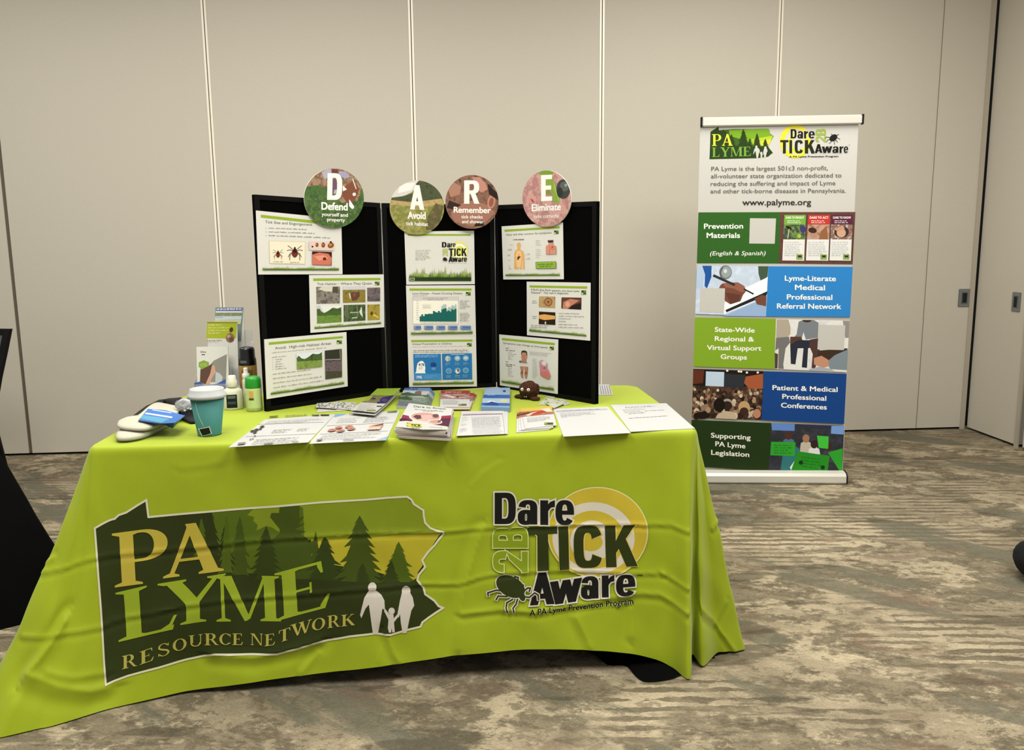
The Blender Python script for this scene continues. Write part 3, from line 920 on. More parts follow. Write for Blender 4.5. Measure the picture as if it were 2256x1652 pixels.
    dare = [('D', 230, 440, 386, 440, 228), ('a', 398, 444, 540, 444, 236), ('r', 562, 446, 662, 446, 236), ('e', 672, 446, 804, 448, 240)]
    tick = [('T', 478, 786, 690, 774, 318), ('I', 702, 778, 780, 774, 318), ('C', 810, 768, 1020, 760, 312), ('K', 1040, 756, 1258, 746, 302)]
    awar = [('A', 485, 1030, 660, 1022, 232), ('w', 632, 1030, 862, 1000, 220), ('a', 858, 988, 985, 980, 212), ('r', 1010, 975, 1095, 970, 208), ('e', 1112, 968, 1246, 955, 205)]
    for L_ in (dare, awar):
        for ch, x0, y0, x1, y1, c in L_: art.glyphs(WH, ch, heavy, (x0, y0), (x1, y1), c, outline=11)
    for ch, x0, y0, x1, y1, c in tick[1:]: art.glyphs(ink('cdb660', .7), ch, heavy, (x0, y0), (x1, y1), c, outline=4)
    art.line(ink('cfc890', .7), [(470, 462), (536, 530), (536, 790)], 6)
    for L_, m in ((dare, BK), (tick, DG), (awar, BK)):
        for ch, x0, y0, x1, y1, c in L_: art.glyphs(m, ch, heavy, (x0, y0), (x1, y1), c, slant=-.03 if L_ is tick else 0)
    # 2B, turned on its side, outlined
    for m, o in ((ink('c2c88a', .7), 7), (ink('7c9018', .7), 0)):
        for ch, y0, y1 in (('2', 790, 640), ('B', 614, 470)):
            g, a_ = heavy(ch); a_ -= .05
            ps = []
            for p in g:
                q = [(470 - 252 * (1 - py_) + (0), y0 + (y1 - y0) * px_ / a_) for px_, py_ in p]
                q = [(218 + 252 * (1 - py_), y0 + (y1 - y0) * px_ / a_) for px_, py_ in p]
                if o: q = grow(q, o)
                ps.append(q)
            art.polys(m, ps)
    legs = [[(300, 925), (240, 920), (180, 940), (183, 962)], [(320, 965), (255, 962), (240, 990)], [(360, 985), (318, 1010), (312, 1050), (322, 1082)], [(395, 985), (385, 1020), (362, 1050), (368, 1078)],
            [(430, 965), (480, 972), (520, 940), (545, 955), (548, 990)], [(430, 935), (470, 905), (490, 905), (480, 930)], [(395, 870), (402, 830), (375, 822)], [(415, 895), (425, 880), (440, 885)]]
    for m, e in ((WH, 14), (DG, 0)):
        for lg in legs: art.line(m, lg, 11 + e)
        art.ell(m, 345, 893, 112 + e / 2, 72 + e / 2, 28); art.ell(m, 428, 965, 22 + e / 2, 34 + e / 2, -20)
    PR = ('A PA Lyme Prevention Program', (482, 1104), (1236, 1022))
    art.text(ink('c2c88a', .7), *PR, 44, off=.055); art.text(BK, *PR, 44, off=.026)
    art.text(BK, '\u2122', (1256, 832), (1298, 830), 26, off=.01)

    # the print is cut along the weave of the cloth mesh, so that it follows every fold exactly
    amats = [limemat]; idx = {limemat.name: 0}
    GQ, GT_ = D.period / NQ, .97 / NR

    def split(polys, f):
        out = []
        for p in polys:
            v = [f(q) for q in p]
            for k in range(math.floor(min(v) + 1e-6) + 1, math.ceil(max(v) - 1e-6)):
                lo, hi = [], []
                for i in range(len(p)):
                    a_, b_ = p[i], p[(i + 1) % len(p)]; fa, fb = v[i] - k, v[(i + 1) % len(p)] - k
                    if fa <= 0: lo.append(a_)
                    if fa >= 0: hi.append(a_)
                    if fa * fb < 0:
                        w = fa / (fa - fb); c_ = (a_[0] + (b_[0] - a_[0]) * w, a_[1] + (b_[1] - a_[1]) * w); lo.append(c_); hi.append(c_)
                if len(lo) > 2: out.append(lo)
                p = hi; v = [f(q) for q in p]
                if len(p) < 3: break
            if len(p) > 2: out.append(p)
        return out
    for m, lay, vs, fs in art.items:
        if m.name not in idx: idx[m.name] = len(amats); amats.append(m)
        q, t = D.inv(vs, .5 + (np.mean([v[0] for v in vs]) - 600) / 730, .5)
        C2 = list(zip(((q - D.q0) / GQ).tolist(), ((t - .03) / GT_).tolist()))
        polys = []
        for f in fs:
            p = [C2[i] for i in f]
            ar = sum(p[i][0] * p[(i + 1) % len(p)][1] - p[(i + 1) % len(p)][0] * p[i][1] for i in range(len(p)))
            if abs(ar) < 1e-9: continue
            polys.append(p[::-1] if ar > 0 else p)
        for fn in (lambda p: p[0], lambda p: p[1], lambda p: p[0] - p[1]): polys = split(polys, fn)
        keys, pts, faces = {}, [], []
        for p in polys:
            r_ = []
            for c_ in p:
                k_ = (round(c_[0] * 1e4), round(c_[1] * 1e4))
                if k_ not in keys: keys[k_] = len(pts); pts.append(c_)
                if not r_ or r_[-1] != keys[k_]: r_.append(keys[k_])
            if len(r_) > 2 and r_[0] == r_[-1]: r_.pop()
            if len(set(r_)) == len(r_) > 2: faces.append(r_)
        A_ = np.array(pts); i_, j_ = np.floor(A_[:, 0] + 1e-6), np.floor(A_[:, 1] + 1e-6)
        fx_, fy_ = (A_[:, 0] - i_)[:, None], (A_[:, 1] - j_)[:, None]
        def interp(fn):
            p00, p10, p01, p11 = [fn(D.q0 + (i_ + a_) * GQ, np.minimum(.03 + (j_ + b_) * GT_, 1.0)) for a_, b_ in ((0, 0), (1, 0), (0, 1), (1, 1))]
            return np.where(fx_ >= fy_, p00 + fx_ * (p10 - p00) + fy_ * (p11 - p10), p00 + fy_ * (p01 - p00) + fx_ * (p11 - p01))
        bv = [bm.verts.new(p) for p in interp(D.P) + interp(D.normal) * (.0006 + .00004 * lay)]
        for f in faces:
            try: g = bm.faces.new([bv[i] for i in f]); g.material_index = idx[m.name]; g.smooth = True
            except ValueError: pass
    cloth = obj('tablecloth', bm, amats, base=tuple(TO))
    tag(cloth, 'lime green tablecloth printed with a dark state outline and a yellow bullseye logo', 'tablecloth')

# black cloth under it, showing below the hem at the right
usx = []
for q, tu, tv, bu, bv, bz, k in stations:
    if 1.30 < q < 2.3: continue
    tu2, tv2 = min(max(tu, .03), 1.783), min(max(tv, .03), .81)
    usx.append((q, tu2, tv2, tu2, tv2, .16, 0))
for x, y, q in [(1318, 1440, 1.42), (1333, 1462, 1.50), (1378, 1458, 1.55), (1396, 1484, 1.60), (1415, 1498, 1.66), (1450, 1497, 1.71), (1500, 1487, 1.76)]:
    u, v, _ = hb(x, y, .003); usx.append((q, min(q, 1.76), .05, u, v, .003, .97))
u, v, _ = hb(1530, 1470, .003); usx.append((1.84, 1.765, .055, u, v + .1, .003, .97))
for x, y, q in [(1560, 1448, 1.92), (1602, 1437, 2.04)]:
    u, v, _ = hb(x, y, .003); usx.append((q, 1.77, .06, u, v, .003, .97))
usx.append((1.36, 1.36, .05, 1.37, .05, .13, 0)); usx.append((2.2, 1.783, .15, 1.82, .2, .01, 0))
usx.sort()
D2 = Drape(TO, TX, TY, TZ - .006, usx, 5.98, smooth=.014, waves=.4, seed=9, pw=45)
blackcloth = fabric('black_linen', '060606', '0b0b0b', 400, .9, .1, spec=.03)
tag(obj('under_cloth', D2.mesh(420, 24, extra=(.9, .94, .955, .965, .975, .982, .988, .994)), blackcloth, base=tuple(TO)), 'black cloth showing under the lime tablecloth hem near its right corner', 'tablecloth')

# ------------------------------------------------------------------ roll-up banner stand
BX, BY, BYAW, BW, BH = 1.42844, 4.44724, -.0522703, .833145, 1.95695
BU = np.array([math.cos(BYAW), math.sin(BYAW), 0]); BO = np.array([BX, BY, 0])
BP = Plane(BO, BU, ZUP)
stand = thing('banner_stand', tuple(BO), 'tall roll-up banner stand with silver base printed in white, green and blue bands', 'banner')
alu = ink('c9c6bc', .3, .6, .15); blk = ink('0d0d0d', .5)
art = Art().zoom(1500, 240, 3.5905)
GRN, YEL = ink('5d8a1e'), ink('d2cf3a')
Wt = ink('bbb9b3'); WTX = ink('e9e7e0')
LW = ink('2f4a16')
# small state logo
st = [(236, 178), (262, 162), (298, 140), (300, 168), (420, 160), (560, 160), (690, 156), (702, 172), (706, 195), (735, 216), (716, 250), (708, 268), (690, 292), (700, 318), (728, 345), (708, 362), (690, 378), (600, 390), (420, 394), (226, 398)]
art.polys(ink('3a5a17'), [st])
art.poly(ink('6f9c20'), (380, 168), (560, 162), (690, 158), (702, 178), (706, 200), (733, 218), (712, 255), (700, 280), (640, 285), (560, 280), (480, 240), (390, 215))
art.poly(ink('a9b92c'), (560, 240), (725, 212), (712, 250), (690, 292), (650, 290), (575, 285))
art.poly(ink('c7c43a'), (600, 262), (716, 238), (708, 266), (690, 290), (640, 292))
TD = ink('22380f')
for cx, t, b, w, sd in ((335, 160, 300, 90, 21), (400, 200, 300, 80, 22), (495, 158, 330, 110, 23), (545, 230, 330, 60, 24), (602, 190, 330, 84, 25), (668, 236, 330, 66, 26)):
    art.conifer(TD, cx, t, b, w, sd)
art.poly(TD, (234, 185), (298, 145), (300, 170), (360, 180), (420, 290), (560, 300), (690, 300), (728, 346), (690, 376), (600, 388), (228, 396))
art.glyphs(ink('d9d53a'), 'PA', serif, (246, 292), (414, 290), 92)
art.glyphs(ink('6f9a3c'), 'LYME', serif, (246, 380), (556, 372), 74)
fx = lambda q: (572 + (q[0] - 873) * .276, 290 + (q[1] - 770) * .262)
art.family(Wt, fx)
# tick logo
YA = ink('d9cf2e')
art.ell(YA, 905, 258, 122, 132, n=48); art.ell(Wt, 912, 262, 92, 102, n=48); art.ell(YA, 925, 268, 78, 86, n=40); art.ell(Wt, 930, 275, 50, 52, n=32)
K = ink('15140f')
KG = ink('1d2310')
for ch, x0, x1, y, c in (('D', 868, 916, 234, 74), ('a', 922, 966, 234, 78), ('r', 974, 1004, 234, 78), ('e', 1010, 1058, 234, 78)):
    art.glyphs(Wt, ch, heavy, (x0, y), (x1, y), c, outline=3); art.glyphs(K, ch, heavy, (x0, y), (x1, y), c)
for ch, x0, x1 in (('T', 786, 850), ('I', 858, 882), ('C', 900, 968), ('K', 980, 1058)):
    art.glyphs(KG, ch, heavy, (x0, 352), (x1, 352), 106)
for ch, x0, x1 in (('A', 1058, 1118), ('w', 1114, 1196), ('a', 1198, 1246), ('r', 1254, 1284), ('e', 1288, 1322)):
    art.glyphs(Wt, ch, heavy, (x0, 350), (x1, 347), 70, outline=3); art.glyphs(K, ch, heavy, (x0, 350), (x1, 347), 70)
for ch, y0, y1 in (('2', 262, 214), ('B', 208, 160)):
    g, a_ = heavy(ch); a_ -= .05
    art.polys(ink('8fa346'), [[(1066 + 82 * (1 - py_), y0 + (y1 - y0) * px_ / a_) for px_, py_ in p] for p in g])
art.ell(K, 1206, 228, 34, 24, -35)
for lg in ([(1180, 225), (1150, 222), (1140, 232)], [(1185, 240), (1160, 245), (1152, 262)], [(1195, 248), (1185, 265), (1172, 272)], [(1222, 245), (1240, 262)], [(1232, 225), (1258, 240)], [(1230, 212), (1248, 200)], [(1195, 205), (1190, 196)], [(1212, 250), (1215, 280)]): art.line(K, lg, 4)
art.text(K, '\u2122', (1322, 292), (1338, 292), 8)
art.text(K, 'A PA Lyme Prevention Program', (856, 384), (1246, 380), 13, off=.03)
# statement
TX_ = ink('5c594f')
for s_, x0, y0, x1, y1 in (('PA Lyme is the largest 501c3 non-profit,', 240, 490, 1162, 483), ('all-volunteer state organization dedicated to', 238, 548, 1270, 541),
                           ('reducing the suffering and impact of Lyme', 236, 608, 1222, 602), ('and other tick-borne diseases in Pennsylvania.', 234, 667, 1304, 662)):
    art.text(TX_, s_, (x0, y0), (x1, y1), 34, off=.004)
art.text(ink('26241f'), 'www.palyme.org', (486, 762), (1030, 760), 48, off=.012)
# green band with three leaflets
GB = ink('2c5a1f')
art.poly(GB, (139, 818), (784, 816), (776, 1221), (126, 1219))
art.poly(photo(('4b2f26', '5c3b30', '412620'), 60), (784, 816), (1380, 815), (1358, 1228), (776, 1221))
art.text(WTX, 'Prevention', (182, 948), (492, 946), 42, off=.02); art.text(WTX, 'Materials', (203, 1020), (468, 1020), 42, off=.02)
art.text(WTX, '(English & Spanish)', (230, 1158), (670, 1156), 33, off=.004, shear=.22)
art.poly(Wt, (546, 864), (752, 866), (742, 1066), (540, 1064))
for x0, x1, xb0, xb1, head, ttl, ph in ((818, 988, 802, 974, '6fa03c', 'DARE TO PREVENT', ('3f5f26', '6d8a4a', '2e3d1c', '4d4a6e')), (1006, 1180, 988, 1164, 'b5352e', 'DARE TO ACT', ('6b4636', 'b48a70', '8d9aa8')), (1190, 1358, 1174, 1342, '54213a', 'DARE TO KNOW', ('d8d3cb', '6b4a3f', 'b58d7c'))):
    ym, yp, yb = (914, 1032, 1198)
    art.poly(ink('d6d6d2'), (x0, 838), (x1, 838), (xb1, yb + 2), (xb0, yb))
    f = lambda k: (x0 + (xb0 - x0) * k, x1 + (xb1 - x1) * k)
    a0, a1 = f(.21); b0, b1 = f(.55)
    art.poly(ink(head), (x0, 838), (x1, 838), (a1, ym), (a0, ym))
    art.poly(photo(ph, 55, seed=int(x0) % 7), (a0, ym), (a1, ym), (b1, yp), (b0, yp))
    if 'ACT' in ttl:
        art.ell(ink('a8806a'), a0 + 45, yp - 45, 28, 36, 10); art.ell(ink('3a241c'), a0 + 38, yp - 72, 34, 22, 10); art.ell(ink('b8917c'), a0 + 122, yp - 78, 24, 34, -8); art.poly(ink('8a5a3c'), (a0 + 90, yp), (a0 + 100, yp - 60), (a0 + 150, yp - 110), (a0 + 160, yp))
    if 'KNOW' in ttl:
        art.ell(ink('3d2a22'), a0 + 82, yp - 60, 58, 48, 0); art.ell(ink('c09880'), a0 + 80, yp - 52, 36, 36, 0); art.poly(ink('b58a72'), (a0 + 20, yp - 84), (a0 + 90, yp - 112), (a0 + 110, yp - 88), (a0 + 50, yp - 62))
    if 'PREVENT' in ttl:
        art.ell(ink('1f1d16'), a0 + 38, yp - 92, 26, 12, 30); art.ell(ink('3a3568'), a0 + 150, yp - 80, 22, 30, 0); art.ell(ink('9fb03c'), a0 + 120, yp - 26, 14, 16); art.line(ink('b3ab86'), [(a0 + 40, yp - 80), (a0 + 30, yp - 10)], 8)
    art.text(WTX, ttl, (x0 + 12, 868), (x1 - 14, 868), 18, off=.02)
    art.para(WTX, (x0 + 24, 888), (x1 - 30, 888), 14, 2, 7, 4, 3)
    c0, c1 = f(.6)
    art.para(ink('9fa3a6'), (c0 + 10, yp + 24), (c1 - 12, yp + 24), 15, 8, 6, 6, int(x0))
    d0, d1 = f(.96); art.rect(ink('7f9a4c'), d1 - 62, 1150, d1 - 12, 1190); art.rect(ink('26301a'), d1 - 50, 1158, d1 - 20, 1174)
# doctor band
BL = ink('2b7cc0')
art.poly(photo(('c9d4e0', 'b4c4d8', 'd9dfe6'), 14), (126, 1238), (690, 1244), (672, 1640), (112, 1620))
art.poly(ink('1d4f96'), (168, 1240), (242, 1240), (240, 1330), (205, 1420), (186, 1400), (190, 1310))
art.poly(ink('a9bdd6'), (126, 1238), (168, 1240), (186, 1310), (172, 1420), (120, 1420))
art.poly(ink('3d5340'), (610, 1243), (690, 1244), (684, 1325), (632, 1370), (612, 1300))
art.ell(ink('6f7678'), 352, 1292, 50, 56); art.ell(ink('8f989c'), 356, 1290, 40, 44); art.ell(ink('c4cdd2'), 350, 1282, 14, 16); art.line(ink('55595c'), [(330, 1250), (312, 1290), (318, 1340)], 10)
art.poly(ink('f0f2f2'), (380, 1470), (560, 1390), (684, 1330), (676, 1480), (470, 1570), (340, 1620), (330, 1560))
art.poly(ink('1d2126'), (684, 1440), (676, 1475), (360, 1608), (350, 1590))
art.poly(ink('8fa9cc'), (360, 1625), (676, 1490), (672, 1640), (330, 1636))
art.poly(ink('704436'), (310, 1395), (330, 1378), (400, 1372), (450, 1372), (500, 1400), (515, 1440), (490, 1470), (470, 1520), (390, 1545), (350, 1520), (300, 1420))
art.poly(ink('8d5b48'), (330, 1378), (450, 1370), (500, 1400), (512, 1440), (480, 1452), (420, 1420), (350, 1410))
art.poly(ink('5b372c'), (350, 1450), (470, 1470), (460, 1520), (390, 1545))
art.poly(ink('6e4434'), (580, 1500), (640, 1470), (676, 1480), (672, 1560), (600, 1545))
art.line(ink('2a2d30'), [(260, 1318), (420, 1390)], 20); art.line(ink('1d2022'), [(500, 1425), (570, 1462)], 12)
art.poly(Wt, (154, 1416), (348, 1418), (340, 1610), (146, 1606))
art.poly(BL, (690, 1244), (1357, 1248), (1336, 1646), (672, 1640))
for s_, x0, x1, y in (('Lyme-Literate', 820, 1224, 1358), ('Medical', 900, 1138, 1430), ('Professional', 836, 1196, 1506), ('Referral Network', 758, 1266, 1578)):
    art.text(WTX, s_, (x0, y), (x1, y + 4), 42, off=.02)
# support groups band
art.zoom(1500, 660, 3.9333)
art.poly(ink('7b9e26'), (120, 152), (822, 166), (808, 600), (106, 578))
for s_, x0, x1, y in (('State-Wide', 292, 638, 278), ('Regional &', 292, 632, 356), ('Virtual Support', 224, 696, 434), ('Groups', 343, 570, 512)):
    art.text(WTX, s_, (x0, y), (x1, y + 7), 42, off=.02)
art.poly(photo(('cfcfcc', 'd9d8d4', 'c4c5c6'), 10), (822, 166), (1458, 182), (1434, 628), (808, 600))
art.poly(ink('a79c8c'), (828, 170), (930, 172), (948, 240), (945, 300), (905, 340), (822, 340))
art.poly(ink('6d6c6b'), (822, 330), (935, 320), (945, 370), (905, 420), (885, 560), (890, 600), (840, 598), (845, 420), (816, 440))
art.poly(ink('4b3b33'), (812, 460), (840, 470), (835, 595), (810, 598))
art.poly(ink('747a80'), (1018, 190), (1060, 175), (1150, 176), (1190, 200), (1185, 330), (1080, 345), (1060, 280), (1040, 350), (960, 345), (1000, 300))
art.ell(ink('3a2a24'), 1090, 176, 40, 20, 0, a0=0, a1=180)
art.poly(ink('52372c'), (945, 320), (1040, 320), (1060, 370), (1010, 400), (945, 390))
art.poly(ink('262a36'), (945, 390), (1010, 350), (1110, 350), (1180, 340), (1180, 400), (1100, 420), (1090, 590), (1045, 585), (1060, 420), (1010, 420), (990, 560), (950, 555))
art.poly(ink('4a3330'), (1115, 345), (1200, 330), (1200, 440), (1180, 520), (1160, 600), (1130, 590), (1140, 470), (1110, 400))
art.poly(ink('3b2b20'), (1190, 440), (1440, 420), (1440, 480), (1260, 540), (1180, 500))
art.poly(ink('77858c'), (1260, 540), (1330, 480), (1446, 430), (1436, 610), (1290, 600))
art.poly(ink('b8866c'), (1150, 505), (1215, 485), (1275, 520), (1280, 575), (1230, 590), (1150, 560))
art.poly(ink('9aa2ac'), (1110, 600), (1200, 580), (1300, 600), (1330, 618), (1110, 612))
art.poly(ink('8a8680'), (1400, 182), (1458, 184), (1450, 330), (1420, 330))
art.poly(Wt, (1194, 216), (1422, 222), (1410, 436), (1180, 430))
# conference band
art.poly(photo(('120d0a', '2d1c14', '553826', 'a8896c'), 26, seed=2), (106, 598), (716, 618), (696, 1040), (94, 1020))
art.poly(ink('1c130f'), (106, 600), (716, 618), (712, 760), (102, 745))
art.poly(ink('5b2c1a'), (106, 605), (200, 610), (190, 720), (104, 730)); art.poly(ink('9c5334'), (560, 665), (712, 640), (710, 770), (590, 770), (545, 720))
art.poly(ink('b5c9dc'), (216, 620), (374, 626), (370, 752), (212, 745)); art.poly(ink('2a2d33'), (376, 640), (560, 650), (540, 760), (372, 760))
for x, y in ((400, 614), (520, 622), (500, 620), (664, 630), (570, 630)): art.ell(ink('f0e4c8'), x, y, 10, 9)
rr = random.Random(4)
for i in range(110):
    y = 770 + 240 * (i / 110); x = 108 + rr.random() * 585
    cc = rr.choice(('8a6f58', '2b1d16', 'c7b49c', '5c4232', 'a08468', '1c1410', '745a48', '3d2c22', 'b7a691'))
    r_ = 11 + 16 * (i / 110); art.ell(ink(cc), x, y, r_, r_ * 1.15, n=12)
art.ell(ink('a09484'), 400, 890, 40, 34); art.ell(ink('2d1f18'), 398, 915, 44, 38); art.poly(ink('b7a78c'), (296, 1025), (320, 985), (380, 962), (440, 968), (474, 1000), (478, 1034))
art.ell(ink('b59468'), 545, 930, 50, 54); art.ell(ink('3a2418'), 545, 965, 38, 34); art.ell(ink('17100c'), 330, 910, 50, 60); art.ell(ink('1c120e'), 180, 1000, 70, 30); art.ell(ink('b07c62'), 655, 985, 34, 40)
art.poly(ink('123f80'), (716, 618), (1432, 640), (1410, 1074), (696, 1040))
for s_, x0, x1, y in (('Patient & Medical', 790, 1354, 780), ('Professional', 875, 1256, 856), ('Conferences', 864, 1260, 932)):
    art.text(WTX, s_, (x0, y), (x1, y + 18), 43, off=.02)
# legislation band
art.poly(ink('1f3310'), (90, 1038), (780, 1066), (756, 1482), (80, 1440))
for s_, x0, x1, y in (('Supporting', 258, 602, 1192), ('PA Lyme', 296, 556, 1266), ('Legislation', 260, 590, 1340)):
    art.text(WTX, s_, (x0, y), (x1, y + 20), 43, off=.018)
art.poly(photo(('1d2026', '2a2c36', '3a3c48'), 30), (780, 1066), (1410, 1090), (1392, 1520), (756, 1482))
art.poly(ink('5d83c4'), (780, 1066), (985, 1076), (980, 1135), (786, 1128)); art.poly(ink('6f95d2'), (1300, 1090), (1410, 1092), (1404, 1166), (1296, 1158))
art.poly(ink('2c2f42'), (985, 1076), (1300, 1090), (1290, 1120), (980, 1105))
for x, y, h, s_ in ((930, 1175, '4a2d22', '4d6b8a'), (1080, 1200, '9a6f58', 'b7b0a0'), (1150, 1250, '33211a', 'd4d6d8'), (1275, 1270, '3b261e', '3d3f46')):
    art.poly(ink(s_), (x - 55, y + 130), (x - 45, y + 40), (x, y + 15), (x + 45, y + 40), (x + 60, y + 140)); art.ell(ink(h), x, y, 30, 36)
art.poly(ink('2f6f74'), (880, 1330), (960, 1250), (1025, 1290), (990, 1480), (860, 1470)); art.poly(ink('d8dcda'), (940, 1450), (990, 1380), (985, 1440), (955, 1480))
GS, GT = ink('2e9a2c'), ink('3fb83a')
art.poly(GT, (1175, 1175), (1276, 1182), (1272, 1290), (1190, 1280))
art.poly(GS, (778, 1228), (990, 1232), (982, 1352), (772, 1345)); art.poly(ink('24861f'), (1010, 1310), (1285, 1350), (1262, 1510), (945, 1492)); art.poly(GS, (1270, 1320), (1396, 1285), (1394, 1490), (1380, 1496))
art.para(ink('1d6a1a'), (800, 1262), (970, 1264), 22, 4, 12, 3, 4); art.para(ink('1a6a18'), (1040, 1362), (1255, 1395), 26, 4, 12, 4, 8)
art.ell(ink('14301a'), 1036, 1408, 18, 18); art.ell(ink('14301a'), 1225, 1450, 18, 18)
# white rules between the bands
fab = [(1541, 272), (1898, 264), (1858, 1046), (1524, 1034)]
bm = bmesh.new(); fm = [Wt]
fc = [BP.px(*c) for c in [(1543, 266), (1892, 260), (1856, 1052), (1522, 1040)]]
prism(bm, [BP.world(u, v, 0) for u, v in fc][::-1], BP.n * -.001)
bake(bm, art, planemap(BP), fm, eps=.00002, base=.0003)
o = obj('printed_banner', bm, fm, stand)
# top rail with caps
tl, tr = BP.px(1546, 272), BP.px(1898, 264)
bm = bmesh.new(); um = (tl[0] + tr[0]) / 2; hw = (tr[0] - tl[0]) / 2; zt = BH - .002
box(bm, BP.world(um, zt, .006), BP.u * hw, BP.v * .0235, BP.n * .011); bmesh.ops.bevel(bm, geom=bm.edges[:], offset=.005, segments=2, affect='EDGES')
obj('top_rail', bm, alu, stand)
for sg in (-1, 1):
    bm = bmesh.new(); box(bm, BP.world(um + sg * (hw + .003), zt, .006), BP.u * .004, BP.v * .026, BP.n * .013); bmesh.ops.bevel(bm, geom=bm.edges[:], offset=.002, segments=1, affect='EDGES')
    obj('end_cap', bm, blk, stand)
# base cassette
bl_, br_ = BP.px(1530, 1052), BP.px(1856, 1050)
um = (bl_[0] + br_[0]) / 2; hw = (br_[0] - bl_[0]) / 2
bm = bmesh.new()
prof = [(.012, .066), (.05, .060), (.062, .045), (.064, .012), (.060, .004), (-.06, .004), (-.064, .03), (-.05, .06), (-.012, .066)]
ra = [[bm.verts.new(BP.world(um + sg * hw, z, n)) for n, z in prof] for sg in (-1, 1)]
for i in range(len(prof)):
    j = (i + 1) % len(prof); f = bm.faces.new((ra[0][i], ra[0][j], ra[1][j], ra[1][i]))
bm.faces.new(ra[0][::-1]); bm.faces.new(ra[1])
base_o = obj('base_cassette', bm, alu, stand)
for sg in (-1, 1):
    bm = bmesh.new(); ra = [[bm.verts.new(BP.world(um + sg * (hw + d), z * 1.03 if z > .01 else z, n * 1.04)) for n, z in prof] for d in (.001, .007)]
    for i in range(len(prof)):
        j = (i + 1) % len(prof); bm.faces.new((ra[0][i], ra[0][j], ra[1][j], ra[1][i]))
    bm.faces.new(ra[0][::-1]); bm.faces.new(ra[1])
    obj('base_end_cap', bm, blk, stand)
bm = bmesh.new(); lathe(bm, BP.world(um, 0, -.025), [(.011, .05), (.011, BH - .03)], 16); obj('support_pole', bm, alu, stand)
for sg in (-1, 1):
    bm = bmesh.new(); box(bm, BP.world(um + sg * hw * .6, .006, -.06), BP.u * .02, BP.v * .006, BP.n * .11); bmesh.ops.bevel(bm, geom=bm.edges[:], offset=.003, segments=1, affect='EDGES')
    obj('foot', bm, alu, stand)

# ------------------------------------------------------------------ three-panel display board
bp = [onz(585, 907, TZ), onz(853, 866, TZ), onz(1095, 852, TZ), onz(1313, 891, TZ)]
hts = [.752, .738, .732, .722]
velvet = fabric('black_velour', '030303', '070706', 700, .95, .1, spec=.02)
trimm = ink('090908', .6, .08)
board = thing('display_board', tuple((bp[1] + bp[2]) / 2), 'black three-panel folding display board standing on the lime table', 'display board')
BPL = []
for i in range(3):
    u = bp[i + 1] - bp[i]; wdt = np.linalg.norm(u); P = Plane(bp[i], u, ZUP); BPL.append(P)
    g = .004
    ht = lambda x: hts[i] + (hts[i + 1] - hts[i]) * x / wdt
    bm = bmesh.new()
    prism(bm, [P.world(g, 0), P.world(wdt - g, 0), P.world(wdt - g, ht(wdt)), P.world(g, ht(0))], P.n * -.018)
    pn = obj('panel', bm, velvet, board)
    bm = bmesh.new(); fw = .017
    q = [(g, 0), (wdt - g, 0), (wdt - g, ht(wdt)), (g, ht(0))]
    qi = [(g + fw, fw), (wdt - g - fw, fw), (wdt - g - fw, ht(wdt) - fw), (g + fw, ht(0) - fw)]
    for k in range(4):
        j = (k + 1) % 4
        prism(bm, [P.world(*q[k], .003), P.world(*q[j], .003), P.world(*qi[j], .003), P.world(*qi[k], .003)], P.n * -.004)
    obj('frame_trim', bm, trimm, pn)
for i in (1, 2):
    bm = bmesh.new(); lathe(bm, bp[i] + (BPL[i - 1].n + BPL[i].n) * .0005, [(.003, .02), (.003, hts[i] - .02)], 10)
    hg = obj('hinge', bm, ink('6c6c66', .35, .5, .5), board); hg['label'] = 'thin grey metal hinge'


LIME, DTX, GTX = ink('8aa62e'), ink('5f5c52'), ink('9a968a')


def logo_small(art, x0, y0, x1, y1):
    art.rect(ink('66803a'), x0, y0, x1, y1); h = y1 - y0; w = x1 - x0
    art.rect(ink('2c3a18'), x0 + w * .06, y0 + h * .1, x0 + w * .5, y0 + h * .45); art.rect(ink('c7cf9c'), x0 + w * .1, y0 + h * .55, x0 + w * .35, y0 + h * .9); art.rect(ink('3a4a20'), x0 + w * .45, y0 + h * .5, x0 + w * .95, y0 + h * .8)


SG = 'printed slides pinned to the display board'


def slide(P, zoom, corners, art, label, lift=.004):
    T = lambda p: (zoom[0] + p[0] / zoom[2], zoom[1] + p[1] / zoom[2])
    return sheet('slide_print', P, [T(c) for c in corners], art, label, 'poster', SG, thick=.0012, lift=lift)


L_, C_, R2_ = BPL
Z1, Z2 = (540, 350, 2.8976), (840, 360, 2.95)
Za, Zb, Zc, Ze, Zj = (560, 580, 7.52), (560, 730, 10.2545), (885, 620, 6.8857), (1090, 370, 6.12), (1090, 730, 9.179)
